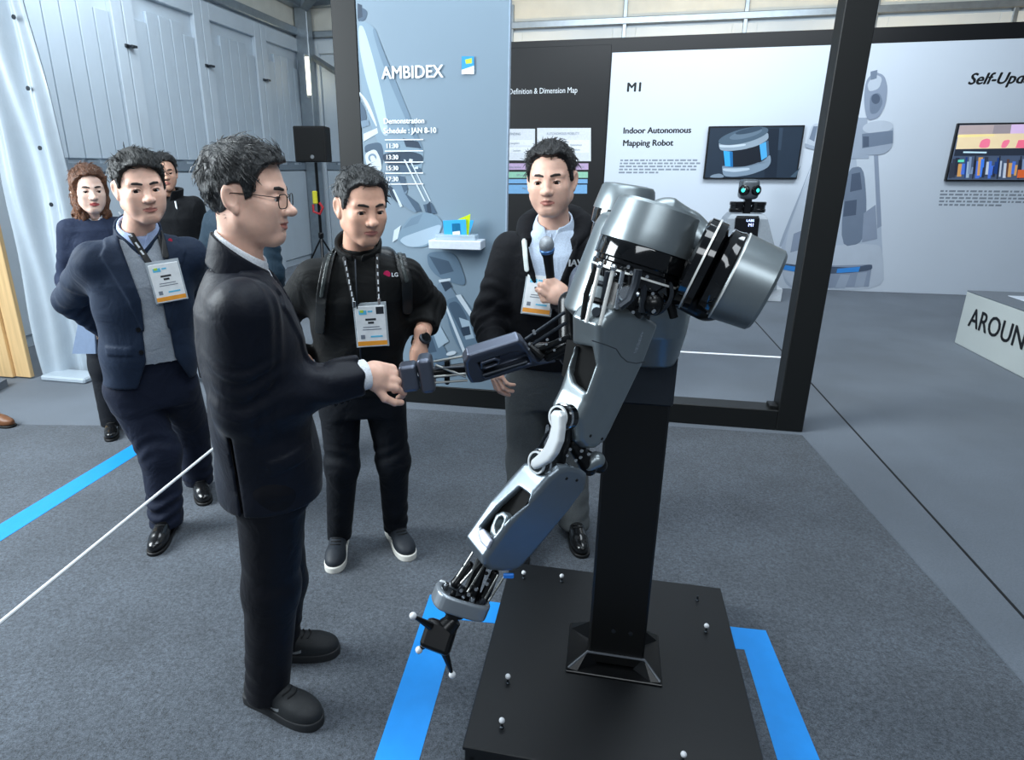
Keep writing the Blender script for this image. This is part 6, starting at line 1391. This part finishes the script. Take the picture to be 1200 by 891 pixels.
s.head(P(165, 221, 2.55), -52, 4, 3, dict(quiff=.006, side=.006, top=.014, fringe=.078, fat=.002, jaw=1.02, messy=1.0, lineskew=.12, gaze=(.25, -.15)), 1.07, hairmat('hair_black_sunlit', (10, 10, 10), (44, 45, 44)), .0034)
trousers(s, M_navt, [(z, a, b, c*.90, d*.90) for z, a, b, c, d in stations(pl_, s.neck, [(-.12, .175, .135, 0), (.0, .178, .138, 0), (.3, .168, .132, .01)])], (.104, .084, .072), .0085, .009)
cx = s.neck[0]
def vD(z): return np.interp(z, [.70, .86, 1.0, 1.12, 1.34, 1.45], [.12, .055, .05, .045, .085, .09])
def exD(p, d):
    xx = np.abs(p[:, 0]-cx*.6); cy = s.st[0][2]
    d = smax(d, -np.maximum(xx-vD(p[:, 2]), -(p[:, 1]-cy)), .008)
    lap = np.maximum(np.maximum(xx-vD(p[:, 2])-np.interp(p[:, 2], [.98, 1.10, 1.30, 1.33, 1.42], [.0, .035, .075, .05, .04]), .99-p[:, 2]), -(p[:, 1]-cy))
    d = d-.007*np.clip(-lap/.004, 0, 1)
    fl = poly2(p[:, 0]-cx, p[:, 2], [(.09, .93), (.19, .935), (.19, .895), (.09, .89)]); return d-.005*np.clip(-fl/.004, 0, 1)*(p[:, 1] > cy)
jkD = topfn(s, s.st, 0, .74, (.075, .065, .052), .008, 0, 0, extra=exD, neckcut=.070)
lo, hi = boundsof(s, .74); s.part('jacket', jkD, lo, hi, .0078, M_navy)
swD = topfn(s, [(z, a, b, c*.90, d*.92) for z, a, b, c, d in s.st], 0, .80, (.05, .045, .03), 0, .4, .4, neckcut=.058, extra=lambda p, d: smax(d, -np.maximum(np.abs(p[:, 0]-cx)-(p[:, 2]-1.27)*.55, -(p[:, 1]-s.neck[1])), .006))
s.part('sweater', lambda p: np.maximum(np.maximum(swD(p), np.abs(p[:, 0]-cx)-.165), -(jkD(p)+.004)*1.0-.03*(p[:, 1] < s.st[0][2])), (cx-.22, s.st[0][2]-.18, .84), (cx+.22, s.st[0][2]+.3, 1.5), .008, M_knit)
shD0 = topfn(s, [(z, a, b, c*.87, d*.89) for z, a, b, c, d in s.st], 0, 1.1, (.05, .045, .03), 0, .4, .4, neckcut=.055)
M_shirtl = cloth('shirt_light_blue', (168, 186, 222), .7, .1, .2, 12)
s.part('shirt', lambda p: np.maximum(shD0(p), np.abs(p[:, 0]-cx)-.12), (cx-.18, s.st[0][2]-.15, 1.1), (cx+.18, s.st[0][2]+.3, 1.5), .008, M_shirtl)
collar(s, M_shirtl, .090, .068, -.050, .026, .034, .004, tilt=-.40)
collar(s, M_navy, .088, .080, -.055, .016, .075, .006, 'jacket_collar', -.50)
def toxz(u, v, Y): q = s.L(P(u, v, Y)); return q[0], q[2]
outD = lambda p: np.minimum(np.minimum(jkD(p), swD(p)), shD0(p))
x0, z0 = toxz(176, 312, 2.44); xa, za = toxz(137, 250, 2.50); ribbon(s, outD, [(xa, za), ((xa+x0)/2-.0, (za+z0)/2), (x0, z0)], .012, M_lan, 'lanyard', None, .005, .003, .0032)
x1, z1 = toxz(197, 304, 2.44); xb, zb = toxz(188, 268, 2.48); ribbon(s, outD, [(xb, zb), (x1, z1)], .012, M_lan, 'lanyard', None, .005, .003, .0032)
for t in np.linspace(.15, .8, 5):
    q = onchest(outD, xa+(x0-xa)*t, za+(z0-za)*t); MB().box((-.0035, 0, -.012), (.0035, .002, .012)).xf(np.array(Matrix.Rotation(math.radians(28), 3, 'Y')), q+np.array([0, .008, 0])).build('lanyard_print', M_inkw, s.root, world=False)
xm, zm = toxz(193, 314, 2.42); badge(s, outD, xm, zm, .108, .150, 6, False)
xe, ze = toxz(203, 286, 2.47); q = onchest(outD, xe, ze); MB().lathe([(.0, .003), (.008, .003), (.008, 0)], q, (0, 1, 0), 16).build('lapel_pin', mat('pin_red', (196, 44, 74), .4), s.root, True, world=False)
for z in (1.0, .905):
    q = onchest(jkD, cx*.6+vD(z)+.014, z); MB().lathe([(.0, .004), (.009, .004), (.010, 0)], q, (0, 1, 0), 16).build('button', M_blk, s.root, True, world=False)
s.hand('x+', s.J['wrR'], s.D((.6, .2, -.5)), s.D((-.3, .9, 0)), 'relaxed', 1.0, .0045); s.hand('x-', s.J['wrL'], s.D((-.6, .1, -.4)), s.D((.2, .9, 0)), 'relaxed', 1.0, .0045)
shoe(s, s.J['anR'], (.12, -1), 'dress', .29); shoe(s, s.J['anL'], (.5, -.9), 'dress', .29)
s.finish()
# ------------------------------------------------------------------ people further back
def simple(label, u, Y, phi, vtop, topm, trm, skinm, hairm, o, headyaw, hp=(0, 0), scale=1.05, hem=.80, shoekind='dress', armpose=None, k=1.0, zh=None, w=1.0):
    x = P(u, vtop, Y)[0]; J, f, r = stdJ(x, Y, phi, k=k, shw=.165*w)
    if armpose == 'hips':
        for n, sg in (('R', 1), ('L', -1)): J['el'+n] = J['sh'+n]+r*sg*.09-f*.06-np.array([0, 0, .24]); J['wr'+n] = J['hip'+n]+r*sg*.09+np.array([0, 0, .08])
    if armpose == 'folder': J['elR'] = P(76, 330, Y-.05); J['wrR'] = P(96, 368, Y-.22)
    s = Person(label, (x, Y), phi, skinm); setJ(s, J); s.neckdir = s.D(f*.15+np.array([0, 0, 1]))
    s.st = stations((s.J['hipR']+s.J['hipL'])/2, s.neck, [(z, rx*k*w, ry*k*w, dy) for z, rx, ry, dy in JK]); corebody(s, s.st)
    hz = J['neck']+np.array([0, 0, .138*k])+f*.045 if zh is None else zh
    s.head(hz, headyaw, hp[0], hp[1], o, scale, hairm, .0042, M_lip)
    trousers(s, trm, [(z, a, b, c*.90, d*.90) for z, a, b, c, d in stations((s.J['hipR']+s.J['hipL'])/2, s.neck, [(-.12, .175, .135, 0), (.0, .178, .138, 0), (.3, .168, .132, .01)])], h=.011)
    fn = topfn(s, s.st, 0, hem, (.066*w, .056*w, .046*w), .006, neckcut=.062); lo, hi = boundsof(s, hem); s.part('top', fn, lo, hi, .0105, topm)
    for sd, n in (('x+', 'R'), ('x-', 'L')): s.hand(sd, s.J['wr'+n], s.D((0, 0, -1)), s.D(r*(1 if n == 'R' else -1)), 'relaxed', .95, .006)
    shoe(s, s.J['anR'], f[:2]+r[:2]*.2, shoekind); shoe(s, s.J['anL'], f[:2]-r[:2]*.2, shoekind)
    s.topf = fn
    return s
M_coat = cloth('coat_navy', (30, 40, 62)); M_blackc = cloth('top_black', (16, 18, 22)); M_swn = cloth('sweater_petrol', (24, 44, 58)); M_dkt = cloth('trousers_dark', (24, 27, 33))
w_ = simple('woman with long brown hair in a dark coat behind the navy jacket', 106, 3.85, -55, 232, M_coat, M_dkt, M_skin3, M_hairb, dict(hair='long', fem=1, jaw=.90, top=.016, side=.012, messy=1.2, fringe=.07), -52, (4, 0), 1.06, .55, k=.945, armpose='folder', w=.84)
w_.lipm = M_lipr
collar(w_, M_shirt, .060, .064, -.03, .02, .05, .004); w_.finish()
g_ = simple('person in a black hooded top mostly hidden by the navy jacket man', 197, 4.75, -70, 232, M_blackc, M_dkt, M_skin2, M_hair, dict(top=.014), -60, (2, 0), 1.02, .75); 
collar(g_, M_blackc, .080, .095, -.05, .03, .03, .016, 'hood'); qx = onchest(g_.topf, g_.neck[0]-.05, 1.36)
MB().tube([qx+np.array([0, .004, .03]), qx+np.array([-.004, .008, -.03]), qx+np.array([-.006, .008, -.09])], .006, 6).build('draw_cord', M_inkw, g_.root, True, world=False); g_.finish()
h_ = simple('person in a petrol blue sweater hidden behind the suited man', 278, 3.35, 60, 200, M_swn, M_dkt, M_skin2, M_hair, dict(top=.012, side=.004), 60, (4, 0), 1.0, .78, armpose='hips'); h_.finish()
# woman's folder and a brown shoe at the left edge
Yf = 3.60
fo_ = MB().prism([toab(P(u, v, Yf))[::2] for u, v in ((81, 416), (114, 414), (113, 373), (92, 375))], 0, .012)
bq = toab(P(97, 395, Yf))[1]; fo_.V = [v+np.array([0, bq, 0]) for v in fo_.V]; fo_.booth()
tag(fo_.build('folder', mat('folder_blue_grey', (112, 128, 152), .5)), 'blue-grey folder held low behind the navy jacket', 'folder')
# ------------------------------------------------------------------ cord barrier, loudspeaker, stray shoe
rA, rB = FL(0, 730, .50), FL(245, 530, .50); dR = nrm(rB-rA); rE = rB+dR*.42
rbr = empty('cord_barrier', (rE[0], rE[1], 0), 0, 'taut white barrier cord crossing in front of the navy trousers', 'barrier')
MB().tube([rA-dR*.9, rA, rB, rE], .0055, 8).build('cord', mat('cord_white', (228, 232, 234), .6), rbr, True)
MB().lathe([(.0, .004), (.12, .004), (.12, .016), (.016, .022), (.014, .03), (.014, .52), (.02, .525), (.02, .54), (.0, .545)], (rE[0], rE[1], 0), (0, 0, 1), 28).build('post', M_dkg, rbr, True, 35)
ps = P(363, 168, 8.3); zt_ = P(363, 147.5, 8.3)[2]; zb_ = P(363, 190, 8.3)[2]
spk = empty('speaker_stand', (ps[0], ps[1]+.12, 0), 0, 'thin black loudspeaker stand by the tent corner column', 'stand')
c0 = np.array([ps[0]+.02, ps[1]+.16, 0])
MB().tube([c0+np.array([0, 0, .35]), c0+np.array([0, 0, zb_-.002])], .02, 10).build('pole', M_blk, spk, True)
for k in range(3):
    t = math.radians(40+120*k); MB().tube([c0+np.array([0, 0, .75]), c0+np.array([.45*math.cos(t), .45*math.sin(t), .012])], .012, 8).build('leg', M_blk, spk, True)
MB().lathe([(.03, 0), (.035, .01), (.035, .06), (.03, .07)], c0+np.array([0, 0, .74]), (0, 0, 1), 16).build('collar', M_blk, spk, True, 35)
q = P(361, 232, 8.3); MB().box((-.03, -.02, -.08), (.03, .02, .08), .01).xf(np.eye(3), np.array([c0[0]-.03, c0[1]-.05, q[2]])).build('yellow_tag', mat('tag_yellow', (214, 204, 50), .5), spk)
q = P(362, 244, 8.3); MB().tube([(c0[0]-.06, c0[1]-.05, q[2]+.04), (c0[0]-.06, c0[1]-.06, q[2]-.05), (c0[0]+.02, c0[1]-.06, q[2]-.08), (c0[0]+.06, c0[1]-.05, q[2]+.0), (c0[0]+.02, c0[1]-.04, q[2]+.06)], .016, 8).build('red_strap', mat('strap_red', (176, 40, 48), .5), spk, True)
sp_ = empty('loudspeaker', (c0[0], c0[1], zb_), 0, 'square black loudspeaker on a thin stand by the tent corner', 'loudspeaker')
wS = (382-345)/2/ (749/(8.3*CP)); MB().box((ps[0]-wS, ps[1], zb_), (ps[0]+wS, ps[1]+.32, zt_), .012).build('cabinet', mat('speaker_black', (7, 7, 8), .6), sp_)
MB().box((ps[0]-wS+.02, ps[1]-.006, zb_+.02), (ps[0]+wS-.02, ps[1]+.004, zt_-.02), .003).build('grille', mat('speaker_grille', (9, 10, 11), .8, 0, .2, 400), sp_)
MB().lathe([(.0, .004), (.022, .004), (.024, 0)], (ps[0]+.02, ps[1]-.006, zb_+.06), (0, -1, 0), 16).build('logo_disc', mat('speaker_logo', (120, 124, 128), .4), sp_)

class _F: pass
fk = _F(); q = FL(-12, 498, 0); fk.root = empty('shoe', (q[0], q[1], 0), 0, 'brown leather shoe just entering at the left edge', 'shoe'); Mk = np.array(inv_of(fk.root)); fk.D = lambda w: Mk[:3, :3] @ np.asarray(w, float)
MATS['shoe_black_leather_keep'] = MATS.pop('shoe_black_leather'); mat('shoe_black_leather', (112, 72, 46), .45, 0, .1, 30, .03, 80)
shoe(fk, np.array([0, 0, .09]), (1, -.25), 'dress', .29, 'upper'); MATS['shoe_black_leather'] = MATS['shoe_black_leather_keep']
